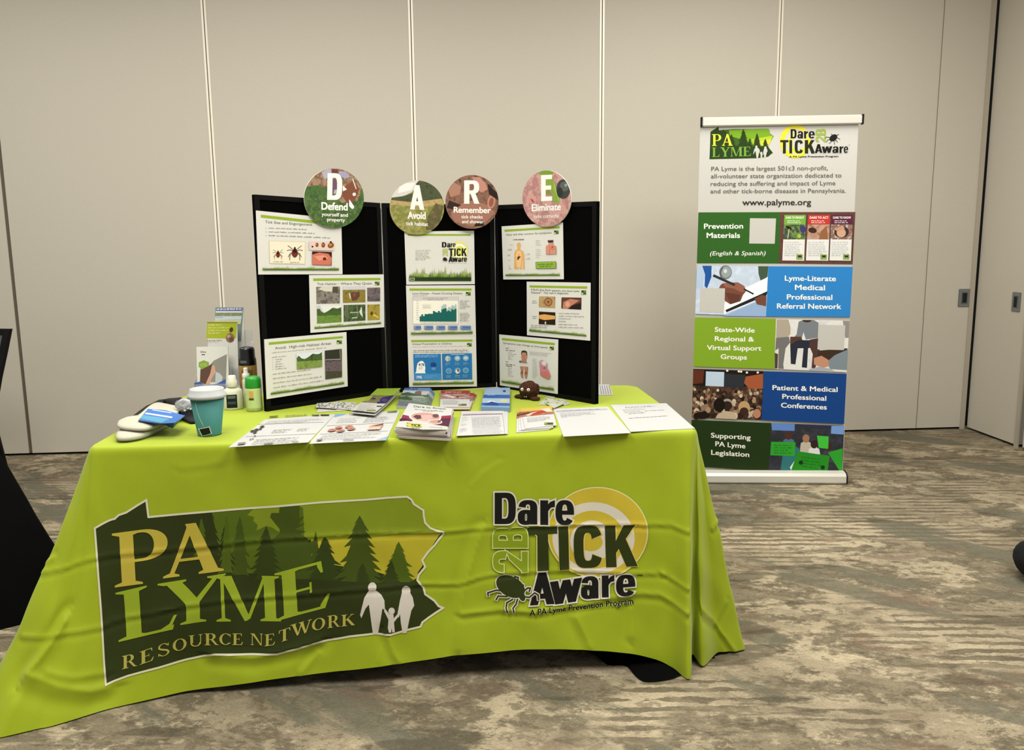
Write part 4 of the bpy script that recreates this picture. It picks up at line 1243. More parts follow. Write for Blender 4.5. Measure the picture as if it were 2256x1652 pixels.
# 1 tick sizes
a = Art(Z1)
a.poly(LIME, (100, 356), (500, 400), (500, 418), (100, 374))
a.text(DTX, 'Tick Size and Engorgement', (128, 410), (428, 428), 17, off=.006)
for k, (x1, y) in enumerate(((395, 446), (448, 470), (548, 493))):
    a.ell(GTX, 134, y - 4, 2.5, 3); a.greek(ink('86827a'), (150, y - 2), (x1, y + 8 + 6 * (k == 2)), 7, 7 + k, k + 3)
a.poly(ink('cfc2a0'), (152, 522), (385, 528), (382, 672), (156, 668)); a.poly(ink('e3dbc2'), (155, 526), (381, 532), (378, 669), (159, 665))
for cx, cy, r, c, c2 in ((209, 608, 13, '8c2f22', '2a1812'), (316, 596, 19, '5a2414', '2a140c')):
    m = ink('2b1812')
    for sx_ in (-1, 1):
        for dy, ex2, ey2 in ((-8, 2.3, -2.2), (0, 2.6, -.6), (6, 2.2, 1.6), (10, 1.7, 2.6)):
            a.line(m, [(cx + sx_ * r * .6, cy + dy * r / 18 - r * .4), (cx + sx_ * r * 1.6, cy + ey2 * r * .55 - r * .5), (cx + sx_ * r * ex2, cy + ey2 * r)], r * .18)
    a.ell(ink(c), cx, cy + r * .3, r, r * 1.45); a.ell(ink(c2), cx, cy - r * .55, r * .6, r * .75); a.ell(ink(c2), cx, cy - r * 1.3, r * .3, r * .5); a.ell(ink('6e2c1a'), cx, cy + r * .9, r * .7, r * .7)
a.greek(GTX, (178, 658), (245, 659), 6, 3, 2); a.greek(GTX, (285, 662), (348, 663), 6, 3, 4)
a.poly(ink('d8bfb4'), (406, 525), (568, 530), (566, 585), (406, 582))
a.ell(ink('22160f'), 428, 560, 6, 6)
for x, y, r, rot in ((457, 549, 10, 0), (497, 550, 12, 0), (545, 552, 20, -25)): a.ell(ink('7a4a20'), x, y, r, r * 1.35 if rot == 0 else r * .85, rot); a.ell(ink('b2803c'), x - 2, y - 4, r * .5, r * .5); a.ell(ink('2a180e'), x, y - r, r * .35, r * .35)
a.poly(ink('3c1c10'), (426, 590), (552, 594), (550, 680), (426, 676)); a.poly(ink('c4705a'), (426, 612), (470, 597), (530, 606), (550, 634), (545, 678), (426, 675)); a.poly(ink('d99078'), (440, 622), (500, 614), (530, 634), (470, 650)); a.ell(ink('5a1c14'), 505, 638, 11, 10)
a.grass((110, 710), (597, 711), 26, 2)
slide(L_, Z1, [(69, 329), (614, 384), (622, 736), (85, 738)], a, 'white slide titled Tick Size and Engorgement with two ticks, top of the left panel')
# 2 tick habitat
a = Art(Za)
a.poly(LIME, (977, 250), (2090, 242), (2092, 278), (978, 292))
a.text(DTX, 'Tick Habitat \u2013 Where They Quest', (1042, 362), (1950, 350), 40, off=.004)
logo_small(a, 1998, 304, 2076, 366)
a.poly(photo(('4b4440', '6a625a', '8a8478', '3a3330'), 45, seed=1), (1026, 390), (1420, 384), (1420, 662), (1032, 672)); a.poly(ink('c9c8b6'), (1120, 390), (1300, 388), (1296, 470), (1180, 465), (1060, 430)); a.poly(ink('4f483c'), (1300, 388), (1385, 386), (1385, 500), (1290, 480))
a.poly(photo(('6e6224', '8a7a34', '574a1c'), 60, seed=2), (1463, 384), (1840, 378), (1842, 645), (1470, 656)); a.poly(ink('c3c3c6'), (1463, 384), (1840, 378), (1840, 436), (1465, 440))
a.poly(ink('5c4030'), (1590, 500), (1640, 470), (1700, 480), (1740, 460), (1750, 540), (1700, 610), (1620, 620)); a.poly(ink('d8cfae'), (1566, 490), (1590, 500), (1600, 600), (1580, 570)); a.ell(ink('7b4a44'), 1660, 520, 26, 34)
a.poly(photo(('3b3236', '5a5054', '75696c', '2a2226'), 50, seed=3), (1870, 404), (2086, 400), (2086, 628), (1874, 632))
a.poly(ink('b9bec2'), (1034, 706), (1442, 700), (1444, 972), (1040, 998)); a.poly(ink('d9dcd4'), (1090, 700), (1440, 700), (1440, 760), (1150, 820))
FD = photo(('2f4418', '47602a', '24360f'), 70, seed=4); FL_ = photo(('56752a', '6a8a36', '48661f'), 70, seed=5)
a.poly(FD, (1036, 760), (1080, 750), (1110, 800), (1160, 822), (1220, 790), (1300, 735), (1380, 750), (1440, 725), (1444, 870), (1040, 880)); a.poly(FL_, (1040, 870), (1444, 855), (1444, 972), (1040, 998))
a.poly(photo(('34491f', '50683a', '22300f', '7b8a6a'), 60, seed=6), (1480, 690), (1840, 682), (1842, 945), (1482, 968))
for x in (1510, 1540, 1700): a.line(ink('6b7058'), [(x, 700), (x + 12, 900)], 18)
a.line(ink('a9b394'), [(1590, 815), (1720, 812)], 16); a.line(ink('c9cfb8'), [(1620, 905), (1700, 900)], 14); a.poly(ink('cdd2c6'), (1760, 760), (1782, 760), (1785, 810), (1800, 890), (1765, 860), (1738, 800)); a.ell(ink('cdd2c6'), 1772, 745, 13, 14)
a.poly(photo(('8a7a2a', 'a3923a', '6b5c1c'), 50, seed=7), (1874, 684), (2078, 678), (2078, 930), (1878, 942)); a.poly(ink('d2b04a'), (1950, 860), (1990, 840), (2060, 890), (2060, 915)); a.ell(ink('5c421a'), 1945, 830, 24, 34)
a.grass((998, 1086), (2098, 1004), 62, 5)
slide(L_, Za, [(910, 195), (2146, 183), (2155, 1058), (934, 1152)], a, 'white slide titled Tick Habitat with six small landscape photos, middle of the left panel')
# 3 avoid
a = Art(Zb)
a.poly(LIME, (326, 248), (2000, 105), (2002, 152), (328, 304))
a.text(DTX, 'Avoid:  High-risk Habitat Areas', (470, 408), (1735, 296), 62, off=.004)
logo_small(a, 1862, 200, 1982, 284)
gp = ink('8d897e')
a.greek(gp, (400, 492), (1640, 372), 20, 9, 1); a.greek(gp, (400, 596), (735, 560), 20, 3, 2)
for k, w in enumerate((160, 120, 170, 205, 270)): a.ell(GTX, 418, 640 + k * 55, 8, 8); a.greek(gp, (475, 645 + k * 53), (475 + w, 633 + k * 50), 20, 2, 3 + k)
for k, (y0, x1, y1) in enumerate(((975, 1280, 868), (1075, 1300, 965), (1178, 1535, 1025), (1280, 1575, 1112))): a.greek(gp, (415 + 5 * k, y0), (x1, y1), 22, 9, 11 + k)
a.poly(ink('d5d9de'), (948, 498), (1525, 446), (1532, 795), (962, 860)); a.poly(photo(('2f4418', '47602a', '24360f'), 70, seed=4), (955, 600), (1000, 545), (1060, 605), (1130, 622), (1200, 590), (1320, 500), (1400, 515), (1470, 505), (1522, 462), (1530, 650), (962, 690))
a.poly(photo(('6b8038', '7f9444', '5a7030'), 70, seed=8), (958, 680), (1528, 645), (1532, 795), (962, 860))
a.poly(photo(('2a2626', '4b4244', '1d1c18', '6b6062'), 55, seed=9), (1590, 432), (1970, 392), (1980, 1028), (1604, 1082)); a.poly(ink('2f3326'), (1592, 434), (1970, 394), (1972, 610), (1600, 640)); a.line(ink('8a8680'), [(1610, 640), (1950, 625)], 24); a.line(ink('7d7454'), [(1930, 400), (1945, 640)], 22)
a.poly(photo(('4b3f42', '6a5a5e', '33292c'), 70, seed=2), (1602, 680), (1974, 650), (1978, 900), (1602, 900)); a.poly(photo(('4b4c30', '3b3a2a', '5c5c3c'), 70, seed=2), (1602, 900), (1978, 890), (1980, 1028), (1604, 1082))
a.grass((368, 1428), (2026, 1185), 92, 7)
slide(L_, Zb, [(226, 180), (2084, 14), (2113, 1240), (282, 1531)], a, 'white slide titled Avoid: High-risk Habitat Areas, lowest on the left panel')
# 4 logo slide
a = Art(Z2)
a.rect(LIME, 172, 459, 582, 470)
a.para(ink('a5a296'), (222, 568), (328, 566), 10, 7, 6, 5, 3, .2)
a.ell(ink('d9d88a'), 508, 566, 58, 62, n=40); a.ell(ink('eeeac8'), 508, 568, 44, 46); a.ell(ink('cfd06a'), 508, 570, 32, 33)
for ch, x0, x1, y, c in (('D', 394, 424, 545, 34), ('a', 427, 448, 545, 35), ('r', 451, 462, 545, 35), ('e', 464, 482, 545, 36)): a.glyphs(K, ch, heavy, (x0, y), (x1, y), c)
for ch, x0, x1, y, c in (('T', 438, 470, 602, 50), ('I', 473, 484, 602, 50), ('C', 489, 518, 602, 50), ('K', 522, 553, 602, 50)): a.glyphs(KG, ch, heavy, (x0, y), (x1, y), c)
for ch, x0, x1, y, c in (('A', 437, 464, 640, 36), ('w', 461, 497, 639, 36), ('a', 498, 518, 639, 35), ('r', 522, 534, 638, 35), ('e', 536, 556, 638, 35)): a.glyphs(K, ch, heavy, (x0, y), (x1, y), c)
for ch, y0, y1 in (('2', 600, 578), ('B', 575, 553)):
    g, a_ = heavy(ch); a_ -= .05
    a.polys(ink('b7bd6a'), [[(398 + 34 * (1 - py_), y0 + (y1 - y0) * px_ / a_) for px_, py_ in p] for p in g])
a.ell(KG, 414, 622, 14, 11, 25)
for lg in ([(405, 620), (395, 632)], [(410, 628), (404, 640)], [(420, 630), (422, 640)], [(424, 626), (434, 632)]): a.line(KG, lg, 2)
a.greek(ink('8f8c80'), (436, 648), (556, 648), 3, 6, 5)
a.grass((180, 764), (584, 760), 88, 3, cols=('9aa85e', '5f7a34', '38541f', '2a4416'))
a.rect(ink('24380f'), 180, 740, 584, 764); a.rect(ink('c7cbb0'), 184, 744, 216, 760); a.rect(ink('3b5326'), 187, 747, 213, 757)
slide(C_, Z2, [(150, 443), (603, 437), (608, 784), (163, 788)], a, 'white slide with a tick logo and a band of grass, topmost on the centre panel')
# 5 growth chart
a = Art(Zc)
a.rect(LIME, 118, 106, 1058, 140)
a.text(DTX, 'Lyme Disease \u2013 Fastest Growing Disease', (162, 196), (918, 194), 30, off=.006); logo_small(a, 972, 160, 1046, 216)
a.greek(GTX, (165, 222), (390, 220), 12, 4, 3)
a.rect(ink('b3b1a8'), 165, 234, 862, 648); a.rect(ink('ece8d8'), 172, 290, 856, 640); a.rect(ink('c9c6c2'), 172, 240, 856, 286)
a.greek(ink('8a6f8a'), (322, 262), (708, 258), 14, 7, 5); a.greek(ink('8a6f8a'), (390, 282), (635, 280), 12, 5, 6)
for k in range(9): a.greek(GTX, (222, 306 + k * 34), (258, 306 + k * 34), 10, 2, k)
a.rect(ink('cfccc0'), 318, 344, 440, 400); a.rect(ink('e6e2d2'), 322, 348, 436, 396); a.greek(GTX, (328, 366), (430, 366), 9, 4, 2); a.greek(GTX, (328, 386), (430, 386), 9, 4, 3)
TE, TL2 = ink('17605a'), ink('a8c0bc')
hs = [528, 498, 524, 492, 496, 488, 490, 490, 446, 462, 470, 446, 470, 422, 412, 404, 450, 440, 452, 420, 430, 412]; ls = [0] * 13 + [368, 345, 345, 420, 386, 392, 356, 372, 345]
w = (828 - 272) / len(hs)
for k, (h_, l_) in enumerate(zip(hs, ls)):
    if l_: a.rect(TL2, 272 + k * w + 2, l_, 272 + (k + 1) * w - 2, h_)
    a.rect(TE, 272 + k * w, h_, 272 + (k + 1) * w, 604)
a.greek(GTX, (280, 626), (830, 622), 9, 14, 4)
for y, x1 in ((298, 1025), (324, 990), (352, 1000), (380, 1040), (408, 975), (486, 1010), (512, 1040), (540, 1025), (566, 1005), (594, 1020)): a.greek(ink('8a867c'), (882, y), (x1, y), 14, 3, y)
for x0, x1 in ((184, 290), (340, 474), (525, 655), (702, 842), (888, 1046)): a.rect(ink('5c7fb2'), x0, 670, x1, 724); a.rect(ink('8f86a0'), x0 + 4, 676, x0 + 30, 718); a.greek(ink('2f5590'), (x0 + 36, 704), (x1 - 8, 704), 18, 3, x0)
a.grass((138, 800), (1072, 786), 58, 9)
slide(C_, Zc, [(65, 62), (1110, 55), (1127, 829), (88, 830)], a, 'white slide with a teal bar chart, middle of the centre panel')
# 6 children
a = Art(Zc)
a.poly(LIME, (145, 888), (1072, 880), (1074, 912), (146, 920))
a.text(DTX, 'Unique Presentation in Children', (160, 962), (760, 956), 30, off=.006); logo_small(a, 990, 934, 1062, 988)
a.greek(ink('b0ac9e'), (160, 996), (970, 984), 10, 12, 3); a.greek(ink('7d5f5a'), (176, 1056), (1025, 1044), 13, 12, 4); a.greek(ink('8d897c'), (176, 1080), (1028, 1070), 12, 12, 5)
B1, B2 = ink('2a72ac'), ink('2468a2')
a.poly(B1, (174, 1100), (592, 1096), (604, 1490), (190, 1494)); a.poly(B1, (610, 1094), (1062, 1088), (1070, 1484), (620, 1490))
a.greek(ink('8db4d8'), (200, 1130), (552, 1124), 18, 6, 3); a.greek(ink('8db4d8'), (200, 1152), (552, 1146), 18, 6, 4)
a.poly(ink('eef0ea'), (198, 1392), (218, 1370), (225, 1300), (240, 1240), (280, 1206), (320, 1206), (345, 1240), (358, 1310), (352, 1360), (362, 1392))
a.text(ink('23261f'), '41%', (252, 1282), (342, 1280), 42, off=.03); a.para(ink('8a8c88'), (258, 1302), (338, 1302), 14, 3, 9, 3, 2)
a.ell(ink('1c4a86'), 480, 1262, 46, 40); a.rect(ink('5c94c4'), 450, 1300, 512, 1344); a.text(ink('123a70'), '77%', (445, 1286), (520, 1284), 36, off=.03)
a.poly(ink('3f88bd'), (188, 1400), (600, 1392), (604, 1490), (190, 1494)); a.text(ink('d6dfea'), '79%', (220, 1474), (306, 1470), 42, off=.03); a.para(ink('7fb0d4'), (340, 1440), (572, 1434), 24, 2, 11, 6, 5)
for cx, cy, t in ((700, 1170, 0), (842, 1165, 1), (970, 1162, 1), (712, 1358, 2), (845, 1352, 3), (968, 1348, 2)):
    a.ell(ink('6ea3c4'), cx, cy, 48, 46)
    if t == 0: a.ell(ink('c9c4b4'), cx - 8, cy, 28, 40); a.rect(ink('8a7a70'), cx, cy - 12, cx + 8, cy + 30)
    if t == 1: a.ell(ink('b9cbd2'), cx, cy - 4, 32, 24)
    if t == 2: a.ell(ink('4f8fbb'), cx, cy + 4, 34, 32)
    if t == 3: a.ell(ink('e6dccb'), cx - 4, cy + 12, 26, 32); a.ell(ink('7a3a2c'), cx + 6, cy - 4, 12, 22)
    a.para(ink('8fb8d4'), (cx - 40, cy + 70), (cx + 42, cy + 69), 16, 3, 10, 3, cx)
a.poly(ink('9fc0d8'), (740, 1104), (950, 1100), (950, 1110), (740, 1114))
a.grass((168, 1564), (1090, 1546), 60, 12)
slide(C_, Zc, [(88, 831), (1127, 830), (1142, 1592), (114, 1600)], a, 'white slide with two blue infographic boxes, lowest on the centre panel')
# 7 monitor for symptoms
a = Art(Ze)
a.poly(LIME, (132, 832), (874, 786), (876, 814), (133, 860)); a.text(DTX, 'After tick bite, monitor for symptoms', (152, 914), (765, 884), 26, off=.006); logo_small(a, 800, 842, 862, 892)
a.text(ink('3a382f'), 'LYME DISEASE', (248, 976), (396, 972), 16, off=.03)
SK, SK2 = ink('d9a866'), ink('e6be86')
a.ell(SK, 325, 1040, 28, 36); a.poly(SK, (305, 1060), (345, 1060), (345, 1100), (388, 1125), (402, 1180), (406, 1365), (380, 1365), (372, 1200), (366, 1260), (366, 1365), (340, 1368), (330, 1320), (318, 1368), (285, 1366), (290, 1260), (284, 1200), (285, 1365), (262, 1362), (264, 1180), (272, 1120), (305, 1095))
a.poly(SK2, (300, 1120), (350, 1120), (362, 1180), (350, 1340), (300, 1340), (290, 1180)); a.poly(ink('5c2416'), (308, 1195), (350, 1188), (345, 1205), (318, 1238), (304, 1240)); a.line(ink('6b3020'), [(328, 1160), (326, 1200)], 5)
for x0, x1, y in ((205, 250, 1040), (178, 236, 1100), (182, 232, 1112), (176, 212, 1172), (176, 210, 1186), (178, 216, 1246), (186, 205, 1320), (188, 208, 1344), (190, 230, 1364), (450, 480, 1156), (416, 480, 1170), (446, 484, 1216), (422, 484, 1230), (556, 620, 984), (556, 612, 1010), (556, 634, 1038), (556, 626, 1104), (556, 632, 1128), (556, 618, 1156), (556, 640, 1180), (556, 606, 1208)): a.greek(ink('8f8b80'), (x0, y), (x1, y), 8, 3, x0 + y)
a.poly(ink('3c2420'), (716, 976), (798, 972), (785, 1010), (732, 1012)); a.poly(ink('c98a72'), (732, 1008), (786, 1006), (792, 1032), (832, 1052), (834, 1160), (694, 1165), (694, 1056), (728, 1034)); a.ell(ink('b06a58'), 785, 1076, 26, 28); a.ell(ink('c98070'), 785, 1074, 18, 20); a.ell(ink('7a2a24'), 785, 1066, 8, 9); a.line(ink('a86a54'), [(748, 1050), (745, 1160)], 7)
a.poly(ink('51702a'), (556, 1266), (832, 1258), (833, 1354), (560, 1358)); a.poly(ink('85a63a'), (562, 1270), (828, 1262), (829, 1350), (564, 1354)); a.greek(ink('3a5218'), (590, 1308), (795, 1302), 16, 4, 2); a.greek(ink('3a5218'), (615, 1334), (772, 1330), 14, 3, 3)
a.grass((150, 1455), (882, 1452), 48, 14)
slide(R2_, Ze, [(92, 787), (918, 733), (930, 1500), (115, 1503)], a, 'white slide with an orange body outline and green box, top of the right panel')
# 8 rash
a = Art(Z2)
a.poly(LIME, (963, 792), (1338, 799), (1338, 814), (964, 806)); logo_small(a, 1300, 824, 1332, 854)
a.text(DTX, "If Bull's-Eye Rash appears, you have Lyme", (974, 826), (1288, 836), 13, off=.006); a.text(DTX, 'Disease*.  This rash is diagnostic.', (975, 845), (1220, 850), 13, off=.006)
a.poly(photo(('8a6a3c', 'b89a6a', '9a7c50'), 50, seed=3), (1026, 863), (1132, 866), (1130, 940), (1024, 934)); a.ell(ink('8a5a3a'), 1086, 900, 28, 28); a.ell(ink('a8804e'), 1086, 900, 19, 19); a.ell(ink('7a4a30'), 1086, 900, 9, 9)
a.poly(ink('5c3a2a'), (1172, 870), (1302, 872), (1300, 950), (1170, 942)); a.poly(ink('b87a62'), (1185, 900), (1230, 880), (1290, 890), (1250, 915), (1210, 945), (1180, 940)); a.ell(ink('d09a80'), 1212, 915, 14, 18); a.poly(ink('241712'), (1235, 925), (1300, 905), (1300, 950), (1220, 946))
a.poly(ink('2a1a10'), (1026, 962), (1132, 968), (1132, 1050), (1024, 1044)); a.poly(ink('d8a058'), (1026, 985), (1060, 980), (1130, 990), (1130, 1012), (1060, 1018), (1026, 1008)); a.ell(ink('c9c4b8'), 1068, 1036, 5, 9)
for x0, x1, y in ((982, 1010, 896), (980, 1014, 908), (982, 1012, 996), (984, 1008, 1008), (1154, 1290, 976), (1154, 1322, 994), (1154, 1234, 1010), (1154, 1205, 1028), (1154, 1276, 1048), (1154, 1318, 1066), (976, 1092, 1054), (976, 1080, 1066)): a.greek(ink('85817a'), (x0, y), (x1, y + (x1 - x0) * .025), 6, 5, x0 + y)
a.grass((964, 1090), (1334, 1124), 26, 15)
slide(R2_, Z2, [(945, 768), (1360, 775), (1357, 1152), (947, 1116)], a, 'white slide with three small skin rash photos, middle of the right panel')
# 9 symptoms change
a = Art(Zj)
a.poly(LIME, (144, 132), (1215, 234), (1214, 280), (148, 178)); a.text(DTX, 'Symptoms may change as time passes', (172, 250), (1075, 346), 40, off=.004); logo_small(a, 1112, 306, 1198, 380)
for x0, x1, y in ((222, 290, 345), (222, 412, 388), (222, 275, 618), (222, 425, 670), (222, 358, 704)): a.greek(ink('6a675d'), (x0, y), (x1, y + (x1 - x0) * .09), 22, 2, y)
for k, w in enumerate((90, 180, 120, 60, 100)): a.greek(GTX, (270, 432 + k * 32), (270 + w, 440 + k * 32), 14, 3, k)
for k, w in enumerate((80, 60, 90, 85, 70, 130)): a.greek(GTX, (270, 742 + k * 32), (270 + w, 750 + k * 32), 14, 3, k + 9)
a.poly(ink('5c6068'), (500, 590), (545, 592), (545, 626), (500, 626)); a.poly(ink('a9745c'), (545, 590), (555, 560), (640, 580), (636, 600), (668, 640), (540, 628)); a.ell(ink('b98468'), 600, 505, 60, 92, 4); a.ell(ink('3b2a1e'), 600, 425, 60, 40, 6, a0=180, a1=360); a.rect(ink('3b2a1e'), 542, 420, 556, 470); a.rect(ink('3b2a1e'), 645, 430, 660, 480); a.ell(ink('8a5a46'), 578, 488, 9, 6); a.ell(ink('8a5a46'), 625, 492, 9, 6); a.line(ink('9a6450'), [(600, 500), (598, 540)], 8); a.line(ink('8f4a40'), [(582, 565), (620, 568)], 7)
a.poly(ink('b07a5c'), (515, 702), (590, 708), (578, 800), (575, 860), (580, 940), (545, 935), (525, 860), (535, 800)); a.poly(ink('b07a5c'), (600, 708), (680, 716), (672, 800), (665, 870), (655, 945), (622, 945), (605, 860), (612, 800)); a.ell(ink('8a5640'), 555, 830, 22, 30); a.ell(ink('8a5640'), 640, 840, 22, 30)
a.para(ink('a5a59c'), (710, 412), (1170, 455), 26, 3, 14, 10, 4); a.para(ink('a5a59c'), (770, 556), (880, 566), 29, 14, 14, 3, 8, .35)
a.poly(photo(('c9b8b8', 'b79aa0', 'a0888f'), 60, seed=5), (912, 600), (960, 570), (1030, 600), (1075, 640), (1060, 720), (960, 750), (915, 720)); a.poly(ink('bf7f86'), (930, 700), (980, 660), (1060, 720), (1110, 800), (1138, 890), (1120, 950), (1080, 960), (1000, 920), (930, 880), (925, 780)); a.poly(ink('c47466'), (935, 830), (1080, 800), (1130, 890), (1090, 950), (1000, 920), (930, 880)); a.ell(ink('e0cdd0'), 1010, 640, 40, 46); a.ell(ink('8c5a66'), 1020, 740, 26, 18)
a.grass((148, 1028), (1206, 1190), 88, 17)
slide(R2_, Zj, [(90, 62), (1282, 165), (1272, 1266), (105, 1090)], a, 'white slide with a face, knees and a heart drawing, lowest on the right panel')

# ------------------------------------------------------------------ the four letter discs
DGp = 'round letter discs along the top of the display board'


def disc(P, zoom, cx, cy, rx, ry, art, label):
    T = lambda p: (zoom[0] + p[0] / zoom[2], zoom[1] + p[1] / zoom[2])
    cor = [T((cx + rx * math.cos(k * math.pi / 32), cy + ry * math.sin(k * math.pi / 32))) for k in range(64)]
    sheet('letter_disc', P, cor, art, label, 'sign', DGp, thick=.003, lift=.009)


def clip(art, cx, cy, rx, ry):
    """keeps the artwork inside its disc"""
    x0, y0 = art.T((cx, cy)); rx /= art.z[2]; ry /= art.z[2]
    for k, (m, l, vs, fs) in enumerate(art.items):
        o = []
        for x, y in vs:
            d = math.hypot((x - x0) / rx, (y - y0) / ry)
            o.append((x, y) if d <= 1 else (x0 + (x - x0) / d, y0 + (y - y0) / d))
        art.items[k] = (m, l, o, fs)


def lower(art, fn, *parts):
    for s_, p0, p1, cap, off in parts: art.text(WTX, s_, p0, p1, cap, off=off)


Zd = (660, 360, 6.8364)
a = Art(Zd); c = (518, 525, 450, 448)
G1 = photo(('3f5a2c', '547038', '2f4a22', '627a44'), 42, seed=11)
a.ell(G1, *c, n=64)
nb = lambda ps: a.polys(ps[0], [ps[1]])
a.poly(photo(('8a6c58', 'a08468', '70543f', '6a5a4a'), 45, seed=12), *[(c[0] + c[2] * math.cos(math.radians(k)), c[1] + c[3] * math.sin(math.radians(k))) for k in range(195, 345, 6)], (900, 480), (880, 560), (760, 560), (640, 600), (420, 360), (90, 340))
a.poly(photo(('33522a', '46672f', '274420'), 40, seed=13), (75, 340), (250, 330), (400, 380), (420, 480), (300, 470), (80, 480))
a.poly(ink('a8a4b8'), (330, 130), (420, 90), (480, 84), (480, 170), (380, 240), (350, 180)); a.poly(ink('6a3a34'), (480, 82), (570, 90), (590, 150), (480, 140)); a.poly(ink('9a98b4'), (585, 120), (680, 120), (770, 200), (680, 230), (590, 170))
a.poly(ink('7a4a36'), (640, 380), (800, 260), (900, 380), (860, 500), (780, 620), (720, 600), (650, 500)); a.line(ink('e0d4c6'), [(800, 240), (850, 380)], 14); a.poly(ink('e6e2da'), (650, 330), (712, 392), (650, 420)); a.ell(ink('ddd6cc'), 822, 465, 26, 26); a.poly(ink('f2f0ea'), (748, 540), (822, 650), (810, 685), (780, 680), (745, 640))
a.poly(ink('6a5060'), (490, 230), (560, 230), (565, 460), (490, 460)); a.poly(ink('a4a4b4'), (520, 400), (562, 390), (560, 455), (510, 455))
clip(a, *c)
a.glyphs(WTX, 'D', heavy, (412, 548), (640, 552), 402, slant=.02)
lower(a, None, ('Defend', (326, 696), (724, 712), 118, .035), ('yourself and', (330, 790), (726, 806), 56, .02), ('property', (412, 868), (682, 882), 56, .02))
disc(L_, Zd, *c, a, 'round photo disc with white letter D and the word Defend')
a = Art(Zd); c = (1768, 665, 410, 408)
a.ell(photo(('8a8a42', '747836', 'a0985a', '686c30'), 38, seed=14), *c, n=64)
a.poly(ink('cfccc4'), *[(c[0] + c[2] * math.cos(math.radians(k)), c[1] + c[3] * math.sin(math.radians(k))) for k in range(200, 280, 5)], (1800, 330), (1690, 430), (1560, 500), (1380, 510))
a.poly(ink('e6e4de'), (1500, 350), (1600, 300), (1740, 290), (1680, 400), (1480, 450)); a.poly(photo(('3c4228', '4b5234', '2f3420'), 50, seed=15), (1385, 515), (1540, 495), (1700, 450), (1760, 300), (1790, 265), *[(c[0] + c[2] * math.cos(math.radians(k)), c[1] + c[3] * math.sin(math.radians(k))) for k in range(275, 345, 5)], (2110, 540), (1900, 560), (1650, 580), (1380, 548))
a.poly(photo(('a58c5c', 'b89e6a', '93804a'), 60, seed=16), (1372, 552), (1650, 585), (1900, 560), (2130, 530), (2165, 600), (1900, 650), (1650, 640), (1365, 620))
a.poly(photo(('6a5f3a', '54502e', '7c6e48'), 40, seed=17), (2165, 640), (2050, 600), (1930, 800), (1900, 1000), (2000, 1010), (2120, 880))
clip(a, *c)
a.glyphs(WTX, 'A', heavy, (1662, 692), (1872, 700), 370)
lower(a, None, ('Avoid', (1628, 832), (1900, 842), 112, .035), ('tick habitat', (1600, 928), (1934, 945), 58, .02))
disc(C_, Zd, *c, a, 'round photo disc with white letter A and the word Avoid')
a = Art(Z2); c = (590, 250, 173, 175)
a.ell(photo(('4b332a', '6b4a3c', '8a6450', '3a2820'), 32, seed=18), *c, n=64)
a.poly(ink('a87a66'), (430, 170), (470, 120), (520, 150), (510, 200), (450, 220)); a.poly(ink('b98474'), (590, 90), (640, 90), (680, 130), (690, 170), (650, 190), (620, 160)); a.poly(ink('9c6e5c'), (520, 260), (600, 240), (690, 270), (740, 320), (640, 420), (480, 380), (450, 320))
a.ell(ink('b5806a'), 715, 250, 26, 46, 10); a.ell(ink('8a5646'), 715, 252, 14, 30, 10); a.poly(ink('35251e'), (440, 240), (520, 270), (470, 300), (425, 290)); a.poly(ink('2a1d18'), (690, 130), (760, 190), (760, 240), (700, 200)); a.poly(ink('2d201a'), (600, 410), (620, 380), (660, 370), (670, 410))
clip(a, *c)
a.glyphs(WTX, 'R', heavy, (538, 262), (636, 262), 152)
lower(a, None, ('Remember', (470, 320), (712, 324), 40, .03), ('tick checks', (520, 357), (658, 358), 22, .02), ('and shower', (524, 388), (664, 390), 22, .02))
CR_ = Plane(C_.world(0, 0, 0) + C_.n * -.010, C_.u + C_.n * .075, ZUP)
disc(CR_, Z2, *c, a, 'round photo disc with white letter R and the word Remember')
a = Art(Ze); c = (701, 413, 328, 380)
a.ell(photo(('b0817a', 'c49a90', 'a0716c', 'ba8c90'), 30, seed=19), *c, n=64)
a.poly(ink('74902f'), (580, 70), (640, 36), (740, 32), (800, 60), (770, 100), (640, 100)); a.poly(ink('7c9a38'), (690, 110), (770, 110), (830, 260), (880, 380), (870, 470), (800, 470), (780, 440), (780, 330), (690, 240)); a.poly(ink('93ad54'), (790, 160), (820, 260), (870, 390), (860, 460), (840, 380), (800, 280))
a.poly(ink('6f8a30'), (690, 300), (730, 295), (770, 350), (770, 360), (690, 352)); a.ell(ink('3c403c'), 925, 285, 95, 132, 0); a.ell(ink('575c58'), 940, 250, 62, 66); a.ell(ink('8f9490'), 960, 232, 20, 20); a.ell(ink('2c2f2c'), 880, 330, 40, 70)
a.poly(ink('a83e48'), (478, 410), (500, 420), (540, 470), (510, 460)); a.ell(ink('c48a86'), 505, 440, 46, 40); a.poly(ink('9c2c38'), (482, 415), (505, 422), (545, 472), (505, 455))
clip(a, *c)
a.glyphs(WTX, 'E', heavy, (626, 448), (774, 442), 352)
lower(a, None, ('Eliminate', (500, 585), (893, 568), 98, .03), ('ticks correctly', (526, 676), (866, 668), 50, .008))
disc(R2_, Ze, *c, a, 'round photo disc with white letter E and the word Eliminate')

# ------------------------------------------------------------------ things on the table
TP = Plane((0, 0, TZ), (1, 0, 0), (0, 1, 0))


def onp(zoom, p, z=TZ):
    return onz(zoom[0] + p[0] / zoom[2], zoom[1] + p[1] / zoom[2], z)


Z5, Z6, Z7 = (230, 640, 4.4644), (480, 820, 3.8897), (1000, 820, 4.0286)
Zh, Zi = (660, 850, 6.6353), (960, 840, 6.6353)


